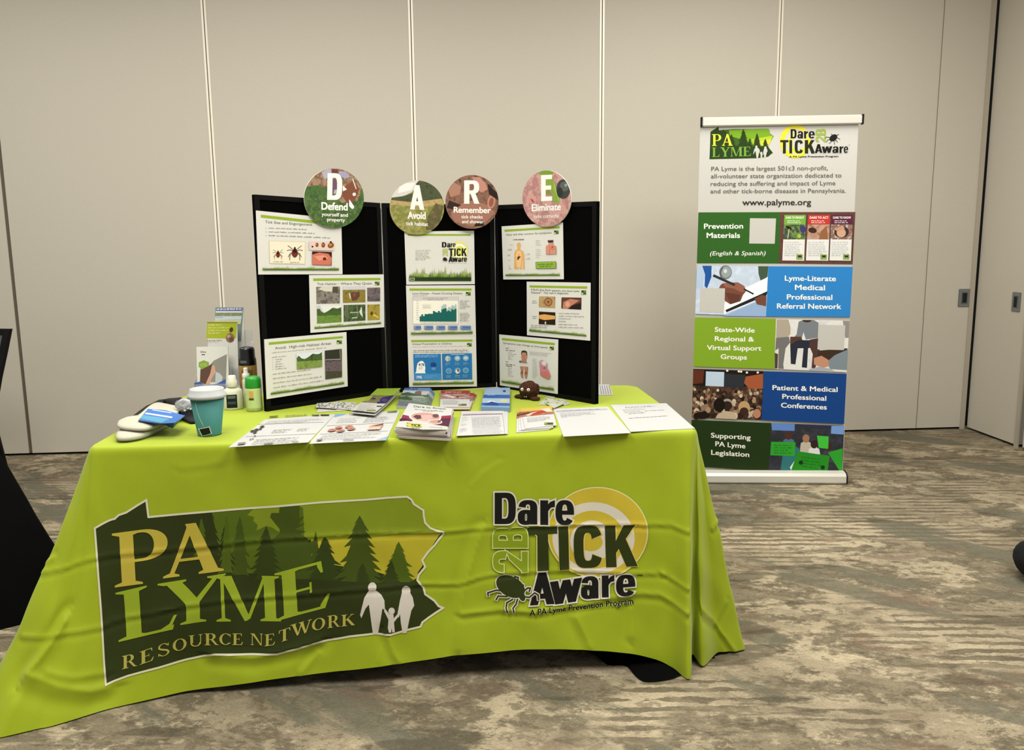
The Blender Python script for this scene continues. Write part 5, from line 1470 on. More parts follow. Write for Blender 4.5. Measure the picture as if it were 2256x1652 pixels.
def flat(name, zoom, corners, art, label, cat, group=None, thick=.0008, lift=.0006, side='a5a195', warp=None, cut=0, mat=None, ref=None):
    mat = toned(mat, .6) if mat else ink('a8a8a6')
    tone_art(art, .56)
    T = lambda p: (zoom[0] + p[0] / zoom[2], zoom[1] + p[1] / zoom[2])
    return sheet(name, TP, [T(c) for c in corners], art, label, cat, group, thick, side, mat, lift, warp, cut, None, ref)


GT2 = ink('a19e98')
# left flyer with a dark cluster
a = Art(Z6)
a.line(ink('8d8a84'), [(345, 446), (905, 428)], 3); a.line(ink('8d8a84'), [(240, 552), (840, 528)], 3)
a.para(ink('c0beb6'), (435, 422), (920, 398), 9, 4, 5, 12, 1, .3, -12); a.para(ink('c2c0b8'), (480, 498), (640, 490), 9, 4, 5, 5, 2, .3, -8); a.para(ink('c2c0b8'), (690, 490), (800, 484), 9, 3, 5, 4, 3, .3, -8); a.para(ink('c0beb6'), (330, 582), (720, 562), 10, 5, 6, 10, 4, .3, -10)
a.greek(ink('55524a'), (580, 384), (770, 376), 10, 5, 2); a.rect(ink('3b3d38'), 880, 368, 955, 376); a.rect(ink('55564c'), 805, 370, 868, 378); a.poly(ink('3f4a2a'), (445, 384), (520, 378), (512, 386), (440, 392))
for x, y, r in ((380, 472, 20), (330, 500, 22), (295, 510, 18), (318, 522, 18), (365, 492, 14)): a.ell(ink('6c5c54'), x, y, r, r * .42, -12); a.ell(ink('3a312c'), x + 3, y - 1, r * .5, r * .25, -12)
for x, y in ((280, 582), (300, 576), (318, 552)): a.ell(ink('7c726a'), x, y, 9, 4)
a.poly(ink('8b8b8b'), (180, 612), (240, 606), (230, 624), (165, 630)); a.line(ink('6c7a54'), [(395, 622), (470, 616)], 6); a.line(ink('6c7a54'), [(640, 606), (690, 600)], 5)
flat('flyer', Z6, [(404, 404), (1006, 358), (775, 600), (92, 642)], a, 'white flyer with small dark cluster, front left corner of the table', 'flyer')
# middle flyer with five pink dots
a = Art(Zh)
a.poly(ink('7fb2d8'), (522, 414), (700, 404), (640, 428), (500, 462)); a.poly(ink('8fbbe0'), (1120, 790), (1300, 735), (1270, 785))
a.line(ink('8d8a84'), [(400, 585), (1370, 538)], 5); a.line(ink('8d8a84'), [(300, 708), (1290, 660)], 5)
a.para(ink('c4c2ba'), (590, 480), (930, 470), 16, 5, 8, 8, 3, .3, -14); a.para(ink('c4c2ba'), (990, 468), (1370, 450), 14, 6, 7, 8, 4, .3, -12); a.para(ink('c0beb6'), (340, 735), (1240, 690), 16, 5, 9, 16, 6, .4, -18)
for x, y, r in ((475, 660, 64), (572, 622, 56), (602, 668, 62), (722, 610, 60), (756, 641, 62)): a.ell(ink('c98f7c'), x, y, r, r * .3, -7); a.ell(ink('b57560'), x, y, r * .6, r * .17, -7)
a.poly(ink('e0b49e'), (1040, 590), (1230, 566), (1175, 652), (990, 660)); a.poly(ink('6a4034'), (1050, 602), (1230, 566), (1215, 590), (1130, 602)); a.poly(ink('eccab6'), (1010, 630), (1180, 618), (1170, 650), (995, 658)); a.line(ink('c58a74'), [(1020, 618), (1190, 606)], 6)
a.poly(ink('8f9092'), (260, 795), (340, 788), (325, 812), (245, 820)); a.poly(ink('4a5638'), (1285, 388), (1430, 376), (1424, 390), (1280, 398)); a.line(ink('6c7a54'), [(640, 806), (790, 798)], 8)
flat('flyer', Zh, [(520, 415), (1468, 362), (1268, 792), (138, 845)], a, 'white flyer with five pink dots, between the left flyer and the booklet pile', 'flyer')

# pile of booklets: each booklet is a thing
BKH = .0042; NB = 8
a = Art(Zh)
WB = ink('d6d4cc')
a.poly(ink('8d2f50'), (1510, 420), (1600, 440), (1660, 490), (1640, 520), (1540, 512), (1460, 520)); a.poly(ink('4e1a36'), (1470, 480), (1545, 470), (1640, 510), (1540, 514), (1456, 518))
a.poly(ink('9c2446'), (2075, 440), (2215, 430), (2212, 472), (2090, 480), (2050, 520)); a.poly(ink('53203a'), (2075, 478), (2212, 470), (2180, 600), (2000, 570), (1880, 540), (2050, 520))
a.poly(WB, (1450, 520), (1560, 512), (1700, 530), (2160, 595), (2150, 640), (1800, 640), (1410, 598))
a.ell(ink('efe4da'), 1835, 458, 236, 76, 3); a.ell(ink('cf9f96'), 1840, 456, 212, 64, 3); a.poly(ink('5a3c34'), (1660, 450), (1700, 425), (1770, 430), (1780, 480), (1720, 490)); a.poly(ink('e3b4b0'), (1780, 430), (1900, 425), (1960, 455), (1900, 480), (1800, 480)); a.ell(ink('6e4a40'), 1990, 440, 48, 28); a.poly(ink('dcb5a6'), (1720, 490), (1880, 480), (1980, 490), (1880, 516), (1760, 510))
a.ell(ink('efe4da'), 1985, 528, 102, 34, 3); a.ell(ink('c9988a'), 1985, 528, 88, 27, 3); a.ell(ink('8a5a4c'), 2040, 520, 26, 18)
a.text(ink('7c8a50'), 'Dare to Know', (1668, 312), (2140, 350), 26, off=.012); a.greek(ink('9a9c88'), (1680, 346), (2110, 380), 12, 7, 3); a.greek(ink('9a9c88'), (1800, 372), (1960, 382), 10, 3, 4)
a.poly(ink('cfd04a'), (1560, 545), (1780, 560), (1790, 610), (1640, 608), (1570, 590)); a.text(K, 'TICK', (1625, 598), (1775, 606), 40, off=.04); a.greek(K, (1568, 552), (1620, 556), 12, 2, 3); a.greek(K, (1562, 590), (1590, 594), 10, 1, 3); a.greek(K, (1640, 622), (1760, 626), 9, 3, 3)
a.greek(ink('c5c4d2'), (1900, 608), (2100, 618), 12, 4, 5)
ztop = TZ + .001 + NB * BKH
TPb = Plane((0, 0, ztop), (1, 0, 0), (0, 1, 0))
T = lambda p: (Zh[0] + p[0] / Zh[2], Zh[1] + p[1] / Zh[2])
top = [TPb.px(*T(c)) for c in [(1600, 250), (2238, 330), (2160, 640), (1400, 600)]]
cen = np.mean(top, 0); rb = random.Random(8)
for k in range(NB):
    z = TZ + .0008 + (k + 1) * BKH
    if k == NB - 1:
        tone_art(a, .56)
        sheet('booklet', TPb.shifted(-.0006), [T(c) for c in [(1600, 250), (2238, 330), (2160, 640), (1400, 600)]], a, 'white and maroon booklet with oval photo, topmost of the thick booklet pile', 'booklet', 'booklets in the thick front pile', thick=BKH * .92, side='b5afa2', lift=-BKH * .92, mat=ink('a8a8a6'))
        continue
    th = (rb.random() - .5) * .05 + (.03 if k < 2 else 0); dx, dy = (rb.random() - .5) * .006 + (.004 if k < 3 else 0), (rb.random() - .5) * .005 - (.003 if k < 2 else 0)
    q = [((u - cen[0]) * math.cos(th) - (v - cen[1]) * math.sin(th) + cen[0] + dx, (u - cen[0]) * math.sin(th) + (v - cen[1]) * math.cos(th) + cen[1] + dy, z) for u, v in top]
    bm = bmesh.new(); prism(bm, [np.array(p) for p in q][::-1], np.array((0, 0, -BKH * .92)), 0, 1)
    tag(obj('booklet', bm, [ink('7a2a48') if k % 3 == 1 else ink('a8a8a6'), ink('b5afa2')]), 'white booklet stacked below the topmost booklet in the thick front pile', 'booklet', 'booklets in the thick front pile')

# sheets with a purple rule: three in a slightly fanned pile
a = Art(Zi)
a.poly(ink('8a5a78'), (392, 486), (975, 470), (976, 480), (392, 498)); a.greek(ink('c9a8b4'), (400, 478), (820, 466), 6, 8, 3); a.line(ink('8f9096'), [(978, 480), (1012, 768)], 4)
a.para(ink('bdbdc4'), (520, 530), (960, 520), 17, 15, 8, 12, 3, .12, 2); a.para(ink('bdbdc4'), (395, 535), (480, 532), 20, 4, 8, 4, 4, .2, -6); a.para(ink('bdbdc4'), (370, 632), (470, 630), 16, 2, 8, 4, 5, .2, -4); a.para(ink('bdbdc4'), (362, 700), (462, 698), 15, 4, 8, 4, 6, .2, -3)
GS_ = 'sheets with a purple rule'
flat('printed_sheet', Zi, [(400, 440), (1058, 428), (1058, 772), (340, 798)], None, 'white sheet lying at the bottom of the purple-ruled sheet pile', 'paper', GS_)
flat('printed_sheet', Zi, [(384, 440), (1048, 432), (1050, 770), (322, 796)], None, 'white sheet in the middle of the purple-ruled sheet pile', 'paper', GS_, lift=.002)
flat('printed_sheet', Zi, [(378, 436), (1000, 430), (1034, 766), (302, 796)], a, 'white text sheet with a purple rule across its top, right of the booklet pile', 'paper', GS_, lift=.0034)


def brochure_art(zoom, c, bands, text=True, frac=.42):
    """coloured head, photo and text block over the quad c (TL, TR, BR, BL)"""
    a = Art(zoom); c = [np.array(q, float) for q in c]
    f = lambda u, v: tuple((c[0] * (1 - u) + c[1] * u) * (1 - v) + (c[3] * (1 - u) + c[2] * u) * v)
    for v0, v1, m in bands: a.poly(m, f(0, v0), f(1, v0), f(1, v1), f(0, v1))
    return a, f


# yellow and red leaflets, fanned out (four)
GY = 'yellow-headed leaflets fanned out'
YM, RM = ink('e0c552'), photo(('b5603c', 'c98a68', '8a3a28', 'd8b09a'), 50, seed=21)
qs = [[(1188, 400), (1640, 388), (1660, 705), (1178, 748)], [(1215, 396), (1660, 378), (1690, 690), (1214, 718)], [(1222, 395), (1680, 368), (1720, 672), (1256, 708)], [(1240, 395), (1695, 358), (1768, 640), (1308, 690)]]
nm = ['lowest', 'second from the bottom', 'second from the top', 'topmost']
for k, q in enumerate(qs):
    a, f = brochure_art(Zi, q, [(0, .17, YM), (.17, .42, RM)])
    a.poly(ink('3a2018'), f(0, .27), f(.25, .22), f(.27, .26), f(0, .33)); a.poly(ink('e8d8c8'), f(.1, .36), f(.4, .24), f(.5, .24), f(.2, .40))
    if k == 3:
        a.poly(ink('b8402c'), f(.35, .3), f(.6, .2), f(.8, .24), f(.55, .38), f(.25, .4)); a.poly(ink('f0dccb'), f(.6, .12), f(.9, .1), f(1, .3), f(.8, .28))
        a.para(ink('b9b8b4'), f(.12, .52), f(.9, .5), 14, 5, 7, 8, 3, .3, 3); x, y = f(.62, .93); a.rect(ink('8a9a4a'), x, y - 34, x + 130, y); a.rect(ink('3b4526'), x + 40, y - 28, x + 124, y - 8)
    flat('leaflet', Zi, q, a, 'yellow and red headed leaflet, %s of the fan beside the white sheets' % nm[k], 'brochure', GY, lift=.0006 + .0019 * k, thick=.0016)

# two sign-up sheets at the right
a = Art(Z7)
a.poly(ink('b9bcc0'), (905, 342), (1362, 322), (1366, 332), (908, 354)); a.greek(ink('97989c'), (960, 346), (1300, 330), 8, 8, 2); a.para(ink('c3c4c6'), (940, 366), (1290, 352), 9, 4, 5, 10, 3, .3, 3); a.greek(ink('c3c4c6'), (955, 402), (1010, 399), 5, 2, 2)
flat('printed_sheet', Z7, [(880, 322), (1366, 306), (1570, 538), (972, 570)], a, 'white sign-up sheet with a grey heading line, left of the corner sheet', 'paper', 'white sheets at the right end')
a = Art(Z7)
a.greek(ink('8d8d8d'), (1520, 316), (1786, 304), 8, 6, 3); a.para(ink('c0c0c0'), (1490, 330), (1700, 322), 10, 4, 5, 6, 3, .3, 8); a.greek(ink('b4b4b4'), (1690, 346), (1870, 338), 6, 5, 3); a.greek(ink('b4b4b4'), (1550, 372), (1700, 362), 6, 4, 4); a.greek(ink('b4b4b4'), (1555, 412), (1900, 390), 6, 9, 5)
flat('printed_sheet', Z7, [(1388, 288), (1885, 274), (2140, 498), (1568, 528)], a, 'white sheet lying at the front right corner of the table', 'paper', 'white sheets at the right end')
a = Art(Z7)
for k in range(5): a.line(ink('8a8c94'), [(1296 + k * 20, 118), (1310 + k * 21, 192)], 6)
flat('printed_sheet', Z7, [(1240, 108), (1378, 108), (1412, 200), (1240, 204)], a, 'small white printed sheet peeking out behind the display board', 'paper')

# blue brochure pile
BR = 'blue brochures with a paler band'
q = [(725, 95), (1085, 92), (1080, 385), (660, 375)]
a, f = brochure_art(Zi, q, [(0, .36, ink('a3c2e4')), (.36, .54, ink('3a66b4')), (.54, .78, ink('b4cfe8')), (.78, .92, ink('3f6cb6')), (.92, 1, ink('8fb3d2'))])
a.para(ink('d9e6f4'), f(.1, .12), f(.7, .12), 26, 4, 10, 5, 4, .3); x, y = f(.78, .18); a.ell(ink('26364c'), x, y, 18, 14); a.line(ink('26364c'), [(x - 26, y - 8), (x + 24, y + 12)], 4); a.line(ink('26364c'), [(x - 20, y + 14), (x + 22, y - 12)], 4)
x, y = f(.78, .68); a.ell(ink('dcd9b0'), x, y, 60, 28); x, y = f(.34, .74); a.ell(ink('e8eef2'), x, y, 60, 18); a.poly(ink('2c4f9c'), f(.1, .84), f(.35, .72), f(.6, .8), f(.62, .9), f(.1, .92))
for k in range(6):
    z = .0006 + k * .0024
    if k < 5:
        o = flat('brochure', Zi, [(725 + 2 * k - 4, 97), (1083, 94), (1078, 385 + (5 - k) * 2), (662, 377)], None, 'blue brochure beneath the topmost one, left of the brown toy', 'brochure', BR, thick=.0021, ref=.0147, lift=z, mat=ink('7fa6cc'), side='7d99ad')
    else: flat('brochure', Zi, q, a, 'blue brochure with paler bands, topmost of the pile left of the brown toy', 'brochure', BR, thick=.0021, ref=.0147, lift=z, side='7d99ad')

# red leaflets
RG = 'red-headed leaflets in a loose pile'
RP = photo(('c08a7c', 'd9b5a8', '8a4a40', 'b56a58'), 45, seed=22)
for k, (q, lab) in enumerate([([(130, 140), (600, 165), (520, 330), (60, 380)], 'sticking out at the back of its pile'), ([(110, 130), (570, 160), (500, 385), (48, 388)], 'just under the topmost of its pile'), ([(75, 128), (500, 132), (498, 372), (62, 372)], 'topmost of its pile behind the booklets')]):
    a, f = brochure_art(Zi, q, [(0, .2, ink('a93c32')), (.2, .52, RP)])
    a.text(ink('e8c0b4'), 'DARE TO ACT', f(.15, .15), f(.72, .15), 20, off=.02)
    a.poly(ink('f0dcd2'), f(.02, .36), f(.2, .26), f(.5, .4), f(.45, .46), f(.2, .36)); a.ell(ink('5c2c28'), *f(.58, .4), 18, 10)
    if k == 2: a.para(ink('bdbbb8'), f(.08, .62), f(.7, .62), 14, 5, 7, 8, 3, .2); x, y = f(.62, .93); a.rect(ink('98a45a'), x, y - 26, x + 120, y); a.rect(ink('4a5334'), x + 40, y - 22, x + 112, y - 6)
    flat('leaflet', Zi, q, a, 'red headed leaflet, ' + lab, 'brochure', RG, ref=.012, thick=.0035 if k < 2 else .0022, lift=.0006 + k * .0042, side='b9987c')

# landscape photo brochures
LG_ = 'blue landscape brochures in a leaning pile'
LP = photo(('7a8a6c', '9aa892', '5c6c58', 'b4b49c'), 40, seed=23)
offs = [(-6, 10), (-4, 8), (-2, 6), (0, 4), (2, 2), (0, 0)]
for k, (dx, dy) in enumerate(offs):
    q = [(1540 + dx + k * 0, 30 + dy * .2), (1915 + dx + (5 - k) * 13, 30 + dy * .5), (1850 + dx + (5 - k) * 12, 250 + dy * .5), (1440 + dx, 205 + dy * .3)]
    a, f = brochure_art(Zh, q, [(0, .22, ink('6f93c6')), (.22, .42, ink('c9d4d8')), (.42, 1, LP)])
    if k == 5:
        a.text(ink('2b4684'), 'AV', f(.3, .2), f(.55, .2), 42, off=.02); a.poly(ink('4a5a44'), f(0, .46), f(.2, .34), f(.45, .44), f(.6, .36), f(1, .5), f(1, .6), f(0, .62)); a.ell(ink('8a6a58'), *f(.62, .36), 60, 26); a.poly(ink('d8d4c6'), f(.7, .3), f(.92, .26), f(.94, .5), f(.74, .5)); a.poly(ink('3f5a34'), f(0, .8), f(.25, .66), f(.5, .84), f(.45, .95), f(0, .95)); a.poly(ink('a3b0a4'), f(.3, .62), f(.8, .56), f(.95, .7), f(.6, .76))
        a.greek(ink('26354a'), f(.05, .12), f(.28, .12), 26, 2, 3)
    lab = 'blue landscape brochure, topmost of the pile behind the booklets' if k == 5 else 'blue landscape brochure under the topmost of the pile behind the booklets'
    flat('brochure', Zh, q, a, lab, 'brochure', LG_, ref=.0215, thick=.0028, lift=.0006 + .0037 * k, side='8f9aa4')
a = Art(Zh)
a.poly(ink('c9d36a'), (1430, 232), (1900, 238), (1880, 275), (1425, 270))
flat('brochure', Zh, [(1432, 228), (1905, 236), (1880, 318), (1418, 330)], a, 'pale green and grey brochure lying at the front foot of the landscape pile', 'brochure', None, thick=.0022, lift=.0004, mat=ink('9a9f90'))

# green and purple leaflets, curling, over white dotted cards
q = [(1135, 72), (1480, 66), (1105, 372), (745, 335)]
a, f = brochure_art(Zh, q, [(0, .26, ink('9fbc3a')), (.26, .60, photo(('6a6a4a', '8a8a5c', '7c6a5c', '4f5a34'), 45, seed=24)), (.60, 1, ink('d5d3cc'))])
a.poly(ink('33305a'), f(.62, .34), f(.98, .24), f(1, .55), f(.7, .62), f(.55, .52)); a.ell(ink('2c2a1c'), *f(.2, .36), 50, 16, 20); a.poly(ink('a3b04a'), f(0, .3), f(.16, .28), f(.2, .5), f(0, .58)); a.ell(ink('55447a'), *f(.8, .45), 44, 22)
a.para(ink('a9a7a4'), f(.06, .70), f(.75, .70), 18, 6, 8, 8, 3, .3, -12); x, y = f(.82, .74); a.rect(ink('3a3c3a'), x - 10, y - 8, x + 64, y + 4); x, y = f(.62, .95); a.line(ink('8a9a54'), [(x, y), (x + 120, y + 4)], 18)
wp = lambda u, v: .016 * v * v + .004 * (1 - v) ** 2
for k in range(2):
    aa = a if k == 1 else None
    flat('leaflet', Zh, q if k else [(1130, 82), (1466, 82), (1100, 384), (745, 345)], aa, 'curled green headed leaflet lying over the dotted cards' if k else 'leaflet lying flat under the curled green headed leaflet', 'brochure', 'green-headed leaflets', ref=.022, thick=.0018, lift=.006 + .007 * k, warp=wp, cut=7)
rr = random.Random(3)
for k, (q, lab) in enumerate([([(300, 262), (800, 240), (900, 340), (250, 385)], 'lowest'), ([(540, 225), (830, 245), (760, 350), (500, 325)], 'middle'), ([(255, 252), (560, 235), (540, 330), (235, 310)], 'leftmost and topmost')]):
    a, f = brochure_art(Zh, q, [])
    if k:
        for i in range(30): x, y = f(.08 + .84 * rr.random(), .1 + .8 * rr.random()); a.ell(ink(rr.choice(('8a8478', 'b08a7c', '7c8a6c'))), x, y, 9, 6)
    flat('card', Zh, q, a, 'white dotted card, %s of the small fan before the left board panel' % lab, 'card', 'white dotted cards', thick=.0018, lift=.0006 + .003 * k, side='a9a590')

# sachets and slip by the right board panel
ZJ = Zj
for k, (q, lab) in enumerate([([(1040, 1345), (1200, 1368), (1085, 1470), (880, 1478)], 'left of the three'), ([(1230, 1372), (1370, 1362), (1525, 1452), (1400, 1490)], 'right of the three'), ([(1000, 1420), (1180, 1368), (1400, 1452), (1190, 1545)], 'middle, lying over the other two')]):
    a, f = brochure_art(ZJ, q, [])
    a.poly(ink('d9dcc6'), f(.08, .1), f(.92, .1), f(.92, .9), f(.08, .9)); a.greek(ink('a9b08c'), f(.15, .4), f(.8, .4), 20, 3, 4 + k); a.ell(ink('b9c09a'), *f(.7, .65), 40, 18); a.poly(ink('7c9452'), f(.1, .12), f(.3, .12), f(.25, .3), f(.1, .3))
    flat('sachet', ZJ, q, a, 'small white foil sachet, %s before the right board panel' % lab, 'packet', 'white sachets', thick=.003, lift=.0006 + .0045 * (k == 2), side='b9bca4')
# white slip leaning out from under the lowest slide
a = Art(Zj); a.greek(ink('8d8a80'), (960, 1240), (1150, 1290), 14, 5, 3)
flat('paper_slip', Zj, [(905, 1165), (1235, 1290), (1200, 1355), (880, 1260)], a, 'narrow white paper slip between the brown toy and the sachets', 'paper', None, thick=.001, lift=.0006)

# ------------------------------------------------------------------ paper cup with lid and tea tag
cup_p = onz(462, 957, TZ); cs = pxm(cup_p)
cup = thing('paper_cup', tuple(cup_p), 'teal paper cup with white lid and a dark tea tag, beside the white socks', 'cup')
rb_, rt_ = 25.0 / cs, 36.5 / cs; hc = .128
bm = bmesh.new(); lathe(bm, cup_p, [(rb_ * .9, .004), (rb_, .0), (rb_ * 1.0, .004), (rt_, hc), (rt_ - .002, hc), (rb_ - .002, .006), (0, .006)], 56)
obj('cup_body', bm, fabric('teal_card', '3a7570', '437f79', 300, .55, .05), cup)
bm = bmesh.new(); rl_ = 41.0 / cs
lathe(bm, cup_p + ZUP * hc, [(rt_ - .001, -.010), (rl_ - .001, -.010), (rl_, -.004), (rl_ - .001, .001), (rl_ - .006, .003), (rl_ - .007, .016), (rl_ - .0095, .0185), (rl_ - .013, .0185), (rl_ - .015, .012), (0, .012)], 56)
lid = obj('lid', bm, ink('a8abaa', .4), cup)
bm = bmesh.new(); lathe(bm, cup_p + ZUP * (hc + .0122) + RT * .03 * .2 + np.array([.02, -.02, 0]), [(.004, 0), (.004, .0006), (0, .0006)], 14)
obj('sip_hole', bm, ink('3a3a38'), lid)
# tea tag hanging against the cup's front
dirc = np.array([CC[0] - cup_p[0], CC[1] - cup_p[1], 0]); dirc /= np.linalg.norm(dirc); sid = np.array([-dirc[1], dirc[0], 0]) * -1
if sid @ RT < 0: sid = -sid


def on_cup(off, z, lift=.0015):
    r = rb_ + (rt_ - rb_) * z / hc + lift; an = math.asin(max(-1, min(1, off / r)))
    return cup_p + dirc * r * math.cos(an) + sid * r * math.sin(an) + ZUP * z


def patch(pts, m, parent, name, lift, side=None):
    bm = bmesh.new(); n = 6
    g = {}
    for i in range(n + 1):
        for j in range(n + 1):
            u, v = i / n, j / n
            o = [(pts[0][k] * (1 - u) + pts[1][k] * u) * (1 - v) + (pts[3][k] * (1 - u) + pts[2][k] * u) * v for k in (0, 1)]
            g[i, j] = bm.verts.new(on_cup(o[0], o[1], lift))
    for i in range(n):
        for j in range(n): bm.faces.new((g[i, j], g[i + 1, j], g[i + 1, j + 1], g[i, j + 1]))
    bm.normal_update(); bmesh.ops.solidify(bm, geom=bm.faces[:], thickness=.0006)
    return obj(name, bm, m, parent)


tg = [(-.0315, .0265), (.001, .0335), (.0065, .0105), (-.0225, .0025)]
tag_o = patch(tg, ink('d9d5c2'), cup, 'tea_tag', .0012)
sh = lambda k: [tuple(np.array(p) * (1 - k) + np.mean(tg, 0) * k) for p in tg]
patch(sh(.14), ink('141a18'), tag_o, 'tag_print', .0019); 
cv = [on_cup(-.034 + .020 * t - .004 * math.sin(t * 3), .108 - .077 * t, .001) for t in np.linspace(0, 1, 9)]


def tube(bm, pts, r, seg=8):
    pts = [np.array(p, float) for p in pts]; rings = []
    for i, p in enumerate(pts):
        d = pts[min(i + 1, len(pts) - 1)] - pts[max(i - 1, 0)]; d /= np.linalg.norm(d) + 1e-12
        a = np.cross(d, ZUP if abs(d[2]) < .9 else np.array([1, 0, 0])); a /= np.linalg.norm(a); b_ = np.cross(d, a)
        rr_ = r[i] if isinstance(r, (list, tuple)) else r
        rings.append([bm.verts.new(p + (a * math.cos(2 * math.pi * k / seg) + b_ * math.sin(2 * math.pi * k / seg)) * rr_) for k in range(seg)])
    for a, b_ in zip(rings, rings[1:]):
        for k in range(seg):
            f = bm.faces.new((a[k], a[(k + 1) % seg], b_[(k + 1) % seg], b_[k])); f.smooth = True
    bm.faces.new(rings[0][::-1]); bm.faces.new(rings[-1])


bm = bmesh.new(); tube(bm, cv, .0006, 6); obj('tag_string', bm, ink('cfcbb8'), cup)

# ------------------------------------------------------------------ bottles and can


def label_band(parent, c, r, z0, z1, a0, a1, m, name='label', sy=1.0, rot=0.0):
    bm = bmesh.new(); lathe(bm, c, [(r, z0), (r, z1)], 18, a0=a0, a1=a1, sy=sy, rot=rot)
    return obj(name, bm, m, parent)


def facing(p): return math.atan2(CC[1] - p[1], CC[0] - p[0])


# green-capped spray bottle
p = onz(561, 904, TZ); s_ = pxm(p); r = 17.5 / s_; h = .127
bt = thing('spray_bottle', tuple(p), 'small pale green bottle with a bright green cap beside the display board', 'bottle')
bm = bmesh.new(); lathe(bm, p, [(r * .9, 0), (r, .004), (r, .080), (r * .94, .084)], 36); obj('bottle_body', bm, photo(('aebf70', 'bccb84', '9fb260'), 30), bt)
bm = bmesh.new(); lathe(bm, p, [(r * .98, .083), (r, .085), (r * .95, .113), (r * .84, .121), (r * .4, .125), (0, .1255)], 36); obj('cap', bm, ink('1c8a22', .35, .5), bt)
fa = facing(p)
lb = label_band(bt, p, r + .0006, .012, .078, fa - .9, fa + .9, ink('b9c98a'))
bm = bmesh.new(); lathe(bm, p, [(r + .0011, .05), (r + .0012, .074)], 10, a0=fa - .55, a1=fa - .05); obj('label_picture', bm, ink('d09a5c'), lb)
bm = bmesh.new(); lathe(bm, p, [(r + .0011, .042), (r + .0012, .049)], 10, a0=fa - .6, a1=fa - .02); obj('label_stripe', bm, ink('3b4a2a'), lb)
# white lotion bottle with black label
p = onz(515, 901, TZ); s_ = pxm(p); r = 20.5 / s_
bt = thing('lotion_bottle', tuple(p), 'white lotion bottle with a black label, behind the teal cup', 'bottle')
ro = facing(p) + math.pi / 2
bm = bmesh.new(); lathe(bm, p, [(r * .94, 0), (r, .004), (r, .062), (r * .9, .072), (r * .55, .079), (r * .5, .083)], 40, sy=.62, rot=ro); obj('bottle_body', bm, ink('dcdac8', .4), bt)
bm = bmesh.new(); lathe(bm, p, [(r * .54, .082), (r * .56, .084), (r * .53, .104), (r * .42, .108), (r * .40, .121), (r * .3, .123), (0, .123)], 28); obj('cap', bm, ink('d0cebc', .4), bt)
bm = bmesh.new(); lathe(bm, p, [(r * 1.012, .008), (r * 1.012, .056)], 18, a0=-math.pi / 2 - .62 - .12, a1=-math.pi / 2 + .52 - .12, sy=.635, rot=ro)
lb = obj('label', bm, ink('1c2020', .4), bt); lb['label'] = 'black label'
for z0, z1, c in ((.042, .052, '5c6462'), (.022, .031, '3c4a52')):
    bm = bmesh.new(); lathe(bm, p, [(r * 1.02, z0), (r * 1.02, z1)], 14, a0=-math.pi / 2 - .6, a1=-math.pi / 2 + .25, sy=.645, rot=ro); obj('label_band', bm, ink(c), lb)
# slim white pump bottle
p = onz(546, 896, TZ); s_ = pxm(p); r = 8.5 / s_
bt = thing('pump_bottle', tuple(p), 'slim white spray bottle standing behind the green-capped bottle', 'bottle')
bm = bmesh.new(); lathe(bm, p, [(r * .9, 0), (r, .003), (r, .095), (r * .85, .105)], 28); obj('bottle_body', bm, ink('d6d4c6', .4), bt)
bm = bmesh.new(); lathe(bm, p, [(r * .85, .104), (r * .95, .106), (r * .92, .122), (r * .55, .126), (r * .55, .14), (r * .5, .144), (0, .145)], 28); obj('pump_cap', bm, ink('dcdad0', .4), bt)
label_band(bt, p, r + .0006, .02, .085, facing(p) - .9, facing(p) + .9, ink('c9cbbb'))
# black-capped spray can
p = onz(551, 892, TZ); s_ = pxm(p); r = 19.0 / s_
bt = thing('spray_can', tuple(p), 'tall brown spray can with a black cap behind the bottles', 'bottle')
bm = bmesh.new(); lathe(bm, p, [(r * .92, 0), (r, .004), (r, .148), (r * .97, .152)], 40); obj('can_body', bm, photo(('8a6a3c', 'a07c46', '6e4c2a'), 26, seed=31), bt)
bm = bmesh.new(); lathe(bm, p, [(r * .99, .15), (r * 1.0, .154), (r * .97, .172), (r * .88, .178), (r * .86, .206), (r * .78, .214), (r * .4, .217), (0, .2175)], 40); cp_ = obj('cap', bm, ink('0c0c0c', .3, .5), bt)
fa = facing(p)
bm = bmesh.new(); lathe(bm, p, [(r * 1.005, .160), (r * .99, .169)], 10, a0=fa - .9, a1=fa - .1); obj('cap_mark', bm, ink('5c6460'), cp_)
label_band(bt, p, r + .0005, .03, .135, fa - .8, fa + .5, ink('7a5630'))

